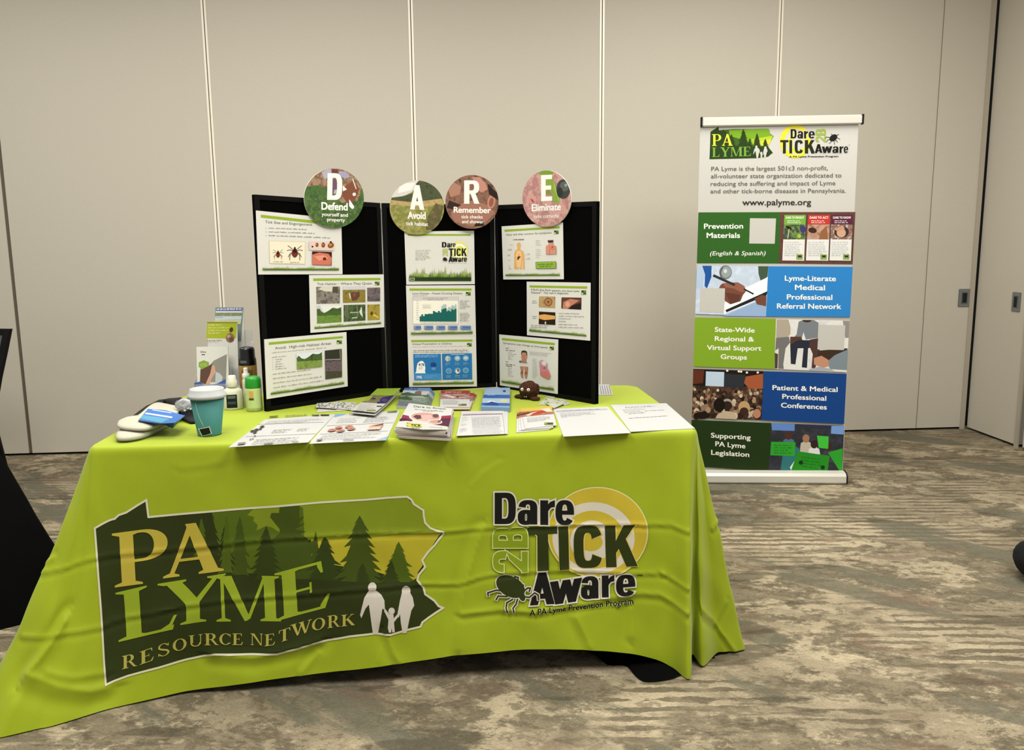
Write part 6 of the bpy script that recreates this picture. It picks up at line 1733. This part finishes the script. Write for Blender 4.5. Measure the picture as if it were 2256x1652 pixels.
# ------------------------------------------------------------------ clear three-tier leaflet holder
hp = onz(466, 897, TZ); HS = pxm(hp)
hu = np.array([.985, .10, 0]); hu /= np.linalg.norm(hu); hv = np.array([-hu[1], hu[0], 0])
clear = clearmat('clear_acrylic')
holder = thing('leaflet_holder', tuple(hp), 'clear acrylic three-tier leaflet holder behind the teal cup', 'brochure holder')
HW = .062
tiers = []
for k, (pxc, ztop) in enumerate((((468, 0), 0), ((492, 0), 0), ((508, 0), 0))):
    tiers.append(hp + hv * (.02 + .055 * k) + hu * (.006 + .030 * k))
for k, c in enumerate(tiers):
    zb = .012 + .055 * k; zt_ = zb + .135
    tilt = hv * .16 + ZUP; tilt /= np.linalg.norm(tilt); nn = np.cross(hu, tilt)      # towards the viewer
    base = c + ZUP * zb
    bm = bmesh.new(); box(bm, base + tilt * .072, hu * HW, tilt * .072, nn * .0012); obj('back_plate', bm, clear, holder)
    bm = bmesh.new(); box(bm, base + tilt * .035 + nn * .024, hu * HW, tilt * .035, nn * .0012); obj('pocket_front', bm, clear, holder)
    for sg in (-1, 1):
        bm = bmesh.new()
        P0 = base + hu * sg * HW
        prism(bm, [P0 + nn * .025, P0 + tilt * .075 + nn * .025, P0 + tilt * .105, P0 + tilt * .144 - nn * .001, P0 - nn * .001], hu * sg * .0016)
        obj('side_plate', bm, clear, holder)
    bm = bmesh.new(); box(bm, base + nn * .0125 - tilt * .001, hu * HW, tilt * .0012, nn * .0135); obj('pocket_floor', bm, clear, holder)
bm = bmesh.new(); box(bm, hp + hv * .075 + hu * .012 + ZUP * .0015, hu * .076, hv * .085, ZUP * .0015); obj('base_plate', bm, clear, holder)
for sg in (-1, 1):
    bm = bmesh.new(); q0 = hp + hu * (.012 + sg * .074) + ZUP * .003
    prism(bm, [q0 - hv * .005, q0 + hv * .155, q0 + hv * .155 + ZUP * .11, q0 + hv * .10 + ZUP * .11, q0 + hv * .045 + ZUP * .055, q0 - hv * .005 + ZUP * .02], hu * sg * .0016); obj('support_plate', bm, clear, holder)

HG = 'leaflets in the clear holder'
for k, (lab, TLp, TRp, BRp, BLp) in enumerate([('front leaflet in the clear holder, white with a green hexagon and grey corner', (905, 555), (1215, 545), (1195, 985), (880, 975)),
                                                ('middle leaflet in the clear holder, lime green over white', (1012, 308), (1305, 308), (1280, 700), (980, 690)),
                                                ('rear leaflet in the clear holder, with blue and grey bands', (1093, 165), (1368, 165), (1345, 500), (1070, 500))]):
    tilt = hv * .16 + ZUP; tilt /= np.linalg.norm(tilt); nn = np.cross(hu, tilt)
    c = tiers[k] + ZUP * (.014 + .055 * k) + nn * .012
    P = Plane(c, hu, tilt)
    T = lambda q: (Z5[0] + q[0] / Z5[2], Z5[1] + q[1] / Z5[2])
    # bottom edge stands in its pocket
    zfl = 0.0
    tl, tr = P.px(*T(TLp)), P.px(*T(TRp)); wdt = .106
    um = (tl[0] + tr[0]) / 2; hw_ = (tr[0] - tl[0]) / 2; topv = (tl[1] + tr[1]) / 2
    a = Art(Z5)
    if k == 0:
        a.greek(ink('7c7a78'), (945, 612), (1005, 612), 22, 2, 3); a.rect(ink('3a3a3a'), 955, 626, 990, 634)
        a.poly(ink('8a877f'), (1205, 625), (1195, 900), (940, 900), (945, 760), (1040, 730), (1075, 690)); a.poly(ink('7f9e3c'), (928, 705), (978, 685), (1028, 705), (1028, 752), (978, 778), (928, 752)); a.greek(ink('b9c98a'), (942, 726), (1015, 724), 8, 2, 3); a.greek(ink('b9c98a'), (942, 744), (1015, 742), 8, 2, 4)
        a.poly(ink('5c4438'), (945, 780), (1030, 740), (1060, 720), (1080, 760), (1000, 925), (940, 900)); a.poly(ink('c49a84'), (1060, 730), (1085, 740), (1095, 800), (1060, 860), (1030, 930), (990, 930), (1040, 820)); a.poly(ink('b9bec2'), (1095, 800), (1130, 810), (1165, 850), (1150, 910), (1090, 920)); a.poly(ink('3f5c98'), (940, 895), (985, 930), (1100, 920), (1195, 870), (1192, 985), (880, 975), (884, 910))
        cap = None
    elif k == 1:
        a.poly(ink('a3b02c'), (1012, 308), (1305, 308), (1295, 470), (1000, 470)); a.poly(ink('86862a'), (1012, 308), (1305, 308), (1303, 322), (1011, 322))
        a.para(ink('d9cf8a'), (1022, 345), (1240, 342), 27, 4, 14, 5, 3, .4); a.greek(ink('77746c'), (1010, 500), (1160, 494), 12, 4, 3); a.greek(ink('bdbab2'), (1005, 514), (1130, 510), 8, 4, 4)
        a.ell(ink('8a6a52'), 1236, 465, 42, 46); a.ell(ink('6a4a3a'), 1250, 480, 24, 24); a.ell(ink('b09a7c'), 1222, 450, 18, 16); a.ell(ink('4b3622'), 1248, 385, 18, 24, 20); a.line(ink('6a5c3a'), [(1242, 405), (1238, 425)], 6)
    else:
        a.poly(ink('7b8a84'), (1093, 165), (1368, 165), (1345, 500), (1070, 500)); a.poly(ink('5f6cae'), (1100, 180), (1352, 176), (1350, 202), (1098, 206)); a.greek(ink('d5d8e8'), (1104, 192), (1350, 188), 18, 4, 3); a.rect(ink('d8d6cc'), 1095, 202, 1356, 218); a.poly(photo(('8f9a72', '77845c', 'a9b08a'), 40), (1098, 220), (1354, 220), (1352, 250), (1096, 250)); a.poly(ink('c5d0d2'), (1090, 252), (1350, 250), (1346, 285), (1086, 290)); a.greek(ink('6a7c8c'), (1096, 268), (1170, 266), 8, 3, 4); a.poly(ink('c9c9a0'), (1086, 290), (1346, 287), (1340, 330), (1080, 330))
    q2 = [P.world(um - hw_, topv), P.world(um + hw_, topv), P.world(um + hw_, zfl), P.world(um - hw_, zfl)]
    pxs = [tuple(project(w)) for w in q2]
    sheet('leaflet', P, pxs, a, lab, 'brochure', HG, thick=.006, lift=-.004)

# ------------------------------------------------------------------ white socks with a blue card band, on a black pouch


def loft(bm, path, wid, thk, seg=20, up=ZUP):
    path = [np.array(p, float) for p in path]; rings = []
    for i, p in enumerate(path):
        d = path[min(i + 1, len(path) - 1)] - path[max(i - 1, 0)]; d /= np.linalg.norm(d)
        a = np.cross(d, up); a /= np.linalg.norm(a); b_ = np.cross(a, d)
        rings.append([bm.verts.new(p + a * math.copysign(abs(math.cos(t)) ** .7, math.cos(t)) * wid[i] + b_ * math.sin(t) * thk[i]) for t in [2 * math.pi * k / seg for k in range(seg)]])
    for a, b_ in zip(rings, rings[1:]):
        for k in range(seg): bm.faces.new((a[k], a[(k + 1) % seg], b_[(k + 1) % seg], b_[k]))
    bm.faces.new(rings[0][::-1]); bm.faces.new(rings[-1])
    for f in bm.faces: f.smooth = True


knit = fabric('white_knit', 'a7a594', 'b3b1a0', 420, .9, .5)
socks = thing('sock_pair', tuple(onz(300, 965, TZ)), 'pair of white socks held by a blue card band, front left of the table', 'socks')


def pillow(bm, outline, z0, z1, zoom=Z5, puff=.0):
    """soft flat solid over an outline"""
    pts = np.array([onp(zoom, p, z0)[:2] for p in outline])
    for _ in range(2):                                   # corner cutting
        nx_ = np.roll(pts, -1, 0); pts = np.stack([pts * .75 + nx_ * .25, pts * .25 + nx_ * .75], 1).reshape(-1, 2)
    c = pts.mean(0); rings = []
    for k, z in ((.80, z0), (.95, z0 + (z1 - z0) * .12), (1.0, z0 + (z1 - z0) * .45), (.965, z0 + (z1 - z0) * .8), (.88, z1 - .001), (.70, z1 + puff), (.35, z1 + puff * 1.3)):
        rings.append([bm.verts.new((*(c + (q - c) * k), z)) for q in pts])
    n = len(pts)
    for a_, b_ in zip(rings, rings[1:]):
        for i in range(n): bm.faces.new((a_[i], a_[(i + 1) % n], b_[(i + 1) % n], b_[i]))
    bm.faces.new(rings[0][::-1]); bm.faces.new(rings[-1])
    for f in bm.faces: f.smooth = True


bm = bmesh.new(); pillow(bm, [(104, 1478), (128, 1425), (300, 1330), (470, 1200), (560, 1180), (770, 1215), (770, 1280), (640, 1350), (420, 1460), (260, 1496), (130, 1502)], TZ + .001, TZ + .022, puff=.002)
obj('sock', bm, knit, socks)
bm = bmesh.new(); pillow(bm, [(118, 1372), (130, 1322), (165, 1305), (215, 1322), (330, 1275), (440, 1170), (520, 1125), (640, 1150), (765, 1178), (700, 1270), (600, 1325), (500, 1372), (380, 1400), (230, 1392)], TZ + .0225, TZ + .040, puff=.003)
obj('sock', bm, knit, socks)
zb_ = TZ + .0465
bm = bmesh.new()
top_ = [onp(Z5, q, zb_) for q in ((428, 1165), (600, 1178), (788, 1232), (690, 1300), (520, 1308), (330, 1284))]
n0 = [bm.verts.new(q) for q in top_]; bm.faces.new(n0)
d1 = [bm.verts.new(onp(Z5, q, z)) for q, z in (((670, 1352), TZ + .022), ((600, 1322), TZ + .022))]
bm.faces.new((n0[2], d1[0], n0[3])); bm.faces.new((n0[3], d1[0], d1[1], n0[4]))
bm.normal_update(); bmesh.ops.solidify(bm, geom=bm.faces[:], thickness=.0008)
band = obj('card_band', bm, ink('3767ae', .4), socks); band['label'] = 'blue card band'
bm = bmesh.new()
for m_, q in ((0, ((395, 1212), (410, 1200), (672, 1240), (660, 1254))), (1, ((352, 1258), (380, 1222), (640, 1262), (560, 1300))), (0, ((470, 1176), (475, 1170), (660, 1198), (656, 1206))), (2, ((330, 1281), (338, 1274), (545, 1303), (530, 1308)))):
    f = bm.faces.new([bm.verts.new(onp(Z5, p_, zb_ + .0012)) for p_ in q]); f.material_index = m_
obj('band_print', bm, [ink('b9c6dc'), ink('4f88a4'), ink('2a2e36')], band)


def blob(bm, c, rx, ry, rz, amp, scale, seed, flat=.0, rot=0.0, sub=4, floor=None):
    r = bmesh.ops.create_icosphere(bm, subdivisions=sub, radius=1)
    for v in r['verts']:
        n = v.co.normalized(); d = 1 + amp * noise.fractal(n * scale + Vector((seed, seed * 2.3, 1.1)), 1.0, 2.0, 4)
        x, y, z = n.x * rx * d, n.y * ry * d, n.z * rz * d
        x, y = x * math.cos(rot) - y * math.sin(rot), x * math.sin(rot) + y * math.cos(rot)
        v.co = Vector((c[0] + x, c[1] + y, c[2] + z))
        if floor is not None: v.co.z = max(v.co.z, floor + .0004)
    for f in bm.faces: f.smooth = True


pth = [(245, 1300, .008, .003), (340, 1232, .012, .005), (450, 1158, .014, .006), (560, 1112, .02, .008), (680, 1118, .03, .012), (780, 1165, .04, .018), (850, 1235, .045, .020), (880, 1280, .036, .014), (895, 1312, .016, .004)]
bm = bmesh.new(); loft(bm, [onp(Z5, q[:2], TZ) + ZUP * (q[3] + .001) for q in pth], [q[2] for q in pth], [q[3] for q in pth], 24)
bmesh.ops.subdivide_edges(bm, edges=bm.edges[:], cuts=2, use_grid_fill=True)
for v in bm.verts:
    d = noise.fractal(v.co * 16, 1.0, 2.0, 2) * .005
    v.co.z = max(TZ + .0006, v.co.z + d * min(1, (v.co.z - TZ) / .02))
for f in bm.faces: f.smooth = True
tag(obj('fabric_pouch', bm, fabric('black_nylon', '0a0a0c', '131315', 300, .6, .2)), 'crumpled black fabric pouch behind the socks and the teal cup', 'pouch')
pw_ = onz(404, 893, TZ + .055)
bm = bmesh.new(); blob(bm, pw_ + np.array([0, .02, .0]), .030, .022, .020, .5, 2.2, 5.0, sub=3)
tag(obj('plastic_wrapper', bm, clearmat('crinkled_plastic', (.80, .84, .92), .6)), 'crinkled clear bluish plastic wrapper on the black pouch, left of the cup lid', 'wrapper')

# ------------------------------------------------------------------ brown toy
tp = onz(1166, 878, TZ); ts_ = pxm(tp)
toy = thing('plush_toy', tuple(tp), 'round brown fuzzy toy with white eyes and fangs before the right board panel', 'toy')
fur = fabric('brown_fuzz', '2a170e', '4a2a1a', 160, .95, .9)
R0 = 22.5 / ts_
fd = np.array([CC[0] - tp[0], CC[1] - tp[1], 0]); fd /= np.linalg.norm(fd); fd = fd * .92 + RT * -.38; fd[2] = 0; fd /= np.linalg.norm(fd); fs_ = np.array([fd[1], -fd[0], 0]) * -1
if fs_ @ RT < 0: fs_ = -fs_
cb = tp + ZUP * (R0 * .86)
bm = bmesh.new(); blob(bm, cb, R0, R0, R0 * .88, .10, 3.0, 2.0, sub=5, floor=TZ); obj('toy_body', bm, fur, toy)
def seat(off, up): # a point on the front of the body
    d = fd * math.sqrt(max(0, 1 - off ** 2 - up ** 2)) + fs_ * off + ZUP * up; return cb + d * R0 * np.array([1, 1, .9]), d
for off in (-.36, .30):
    q, d = seat(off, .20)
    bm = bmesh.new(); bmesh.ops.create_uvsphere(bm, u_segments=16, v_segments=10, radius=R0 * .165)
    for v in bm.verts: v.co += Vector(q)
    for f in bm.faces: f.smooth = True
    e = obj('eye', bm, ink('d8d4c4', .4), toy); e['label'] = 'white eye'
    bm = bmesh.new(); bmesh.ops.create_uvsphere(bm, u_segments=12, v_segments=8, radius=R0 * .06)
    dc = CC - q; dc /= np.linalg.norm(dc)
    for v in bm.verts: v.co += Vector(q + dc * R0 * .125)
    obj('pupil', bm, ink('2a241c', .3), e)
bm = bmesh.new(); q, d = seat(-.06, -.38); blob(bm, q, R0 * .17, R0 * .10, R0 * .13, 0, 1, 0, sub=2, rot=math.atan2(fs_[1], fs_[0])); mo = obj('mouth', bm, ink('120a08'), toy)
for off in (-.14, .05):
    q, d = seat(off, -.50); bm = bmesh.new(); lathe(bm, q + d * R0 * .05, [(0, -R0 * .16), (R0 * .05, 0), (0, R0 * .02)], 8); obj('fang', bm, ink('c9c2b0'), mo)
for k, (q_, ww, hh_) in enumerate((((455, 1312), .50, .22), ((852, 1372), .46, .24))):
    c_ = onp(Zj, q_, TZ + .006); bm = bmesh.new(); blob(bm, c_ + (cb - c_) * np.array([.18, .18, 0]), R0 * ww, R0 * .42, R0 * hh_, .12, 2.5, 4.0 + k, sub=3, floor=TZ, rot=math.atan2(fs_[1], fs_[0]))
    obj('foot', bm, fur, toy)
for off in (-.62, .55):
    q, d = seat(off, -.62); bm = bmesh.new(); blob(bm, q - ZUP * R0 * .12, R0 * .26, R0 * .24, R0 * .2, .1, 2.0, 8.0, sub=3, floor=TZ); obj('foot', bm, fur, toy)

# ------------------------------------------------------------------ neighbouring table at the left edge, and the bag at the right edge
c0_ = onz(-74, 886, TZ); NX = np.array([.77, .64, 0]); NX /= np.linalg.norm(NX); NY = np.array([-NX[1], NX[0], 0])
NO = np.array([c0_[0], c0_[1], 0]) - NX * 1.2


def nl(x, y): d = onz(x, y, 0)[:2] - NO[:2]; return d @ NX[:2], d @ NY[:2]


ft = nl(212, 1332); fl_ = nl(0, 1385)
fu = min(fl_[0], 1.15)
ns = [(0, 0, 0, -.05, -.1, .004, .1), (.8, .8, 0, .8, fl_[1] - .02, .004, .1), (fu, min(fu, 1.17), 0, fl_[0], fl_[1], .004, .0), (1.25, 1.185, .003, (fl_[0] + ft[0]) / 2, (fl_[1] + ft[1]) / 2, .004, 0),
      (1.33, 1.197, .012, ft[0], ft[1], .004, 0), (1.42, 1.2, .04, 1.35, .12, .01, 0), (1.8, 1.2, .4, 1.3, .4, .01, 0), (2.1, 1.2, .7, 1.32, .84, .004, 0), (2.2, 1.17, .74, 1.2, .86, .004, 0), (3.4, .03, .74, -.1, .86, .004, 0), (3.5, 0, .7, -.12, .8, .004, 0), (4.1, 0, .06, -.1, .0, .004, 0)]
DN = Drape(NO, NX, NY, TZ, ns, 4.3, smooth=.02, waves=.6, seed=12)
tag(obj('tablecloth', DN.mesh(300, 50), blackcloth, base=tuple(NO)), 'black tablecloth over the neighbouring table at the left edge of the photo', 'tablecloth')
# black chair behind that table, only its back post and top rail in view
ct = onz(20, 727, .90)
CU = np.array([.97, -.24, 0]); CV = np.array([.24, .97, 0]); CO = np.array([ct[0], ct[1], 0]) - CU * .235
chair = thing('chair', tuple(CO), 'black framed chair with a grey back, cut off by the left edge of the photo', 'chair')
cp3 = lambda u, v, z: CO + CU * u + CV * v + ZUP * z
for sg in (-1, 1):
    bm = bmesh.new()
    pts = [cp3(sg * .235, .0, .905), cp3(sg * .205, -.012, .79), cp3(sg * .165, -.03, .64), cp3(sg * .125, -.05, .46)]
    for A, B in zip(pts, pts[1:]): prism(bm, [A - CU * sg * .036, A, B, B - CU * sg * .036], CV * .024)
    obj('back_post', bm, blk, chair)
    bm = bmesh.new(); tube(bm, [cp3(sg * .11, -.05, .46), cp3(sg * .105, .03, .0)], .013, 10); obj('leg', bm, blk, chair)
    bm = bmesh.new(); tube(bm, [cp3(sg * .11, -.42, .44), cp3(sg * .105, -.45, .0)], .013, 10); obj('leg', bm, blk, chair)
bm = bmesh.new(); box(bm, cp3(0, .012, .889), CU * .203, CV * .012, ZUP * .016); obj('top_rail', bm, blk, chair)
bm = bmesh.new(); prism(bm, [cp3(-.203, .004, .873), cp3(.203, .004, .873), cp3(.135, -.026, .66), cp3(-.135, -.026, .66)], CV * .012); bp_ = obj('back_panel', bm, ink('5c5d5a', .8), chair); bp_['label'] = 'grey back panel'
bm = bmesh.new(); box(bm, cp3(0, -.24, .455), CU * .125, CV * .2, ZUP * .022); bmesh.ops.bevel(bm, geom=bm.edges[:], offset=.012, segments=3, affect='EDGES'); obj('seat', bm, blackcloth, chair)
# bag
bc = onz(2300, 1285, 0)
bm = bmesh.new(); blob(bm, bc + ZUP * .082, .088, .15, .082, .06, 1.5, 6.0, sub=5, floor=0.0)
bag = thing('bag', tuple(bc), 'black rounded soft bag on the carpet, just showing at the right edge of the photo', 'bag')
obj('bag_body', bm, fabric('black_canvas', '0b0c0e', '15171a', 300, .8, .3), bag)
bm = bmesh.new(); tube(bm, [bc + np.array([.0, .10 * math.cos(t), .155 + .07 * math.sin(t)]) for t in np.linspace(0, math.pi, 12)], .008, 8); obj('handle', bm, ink('101114'), bag)
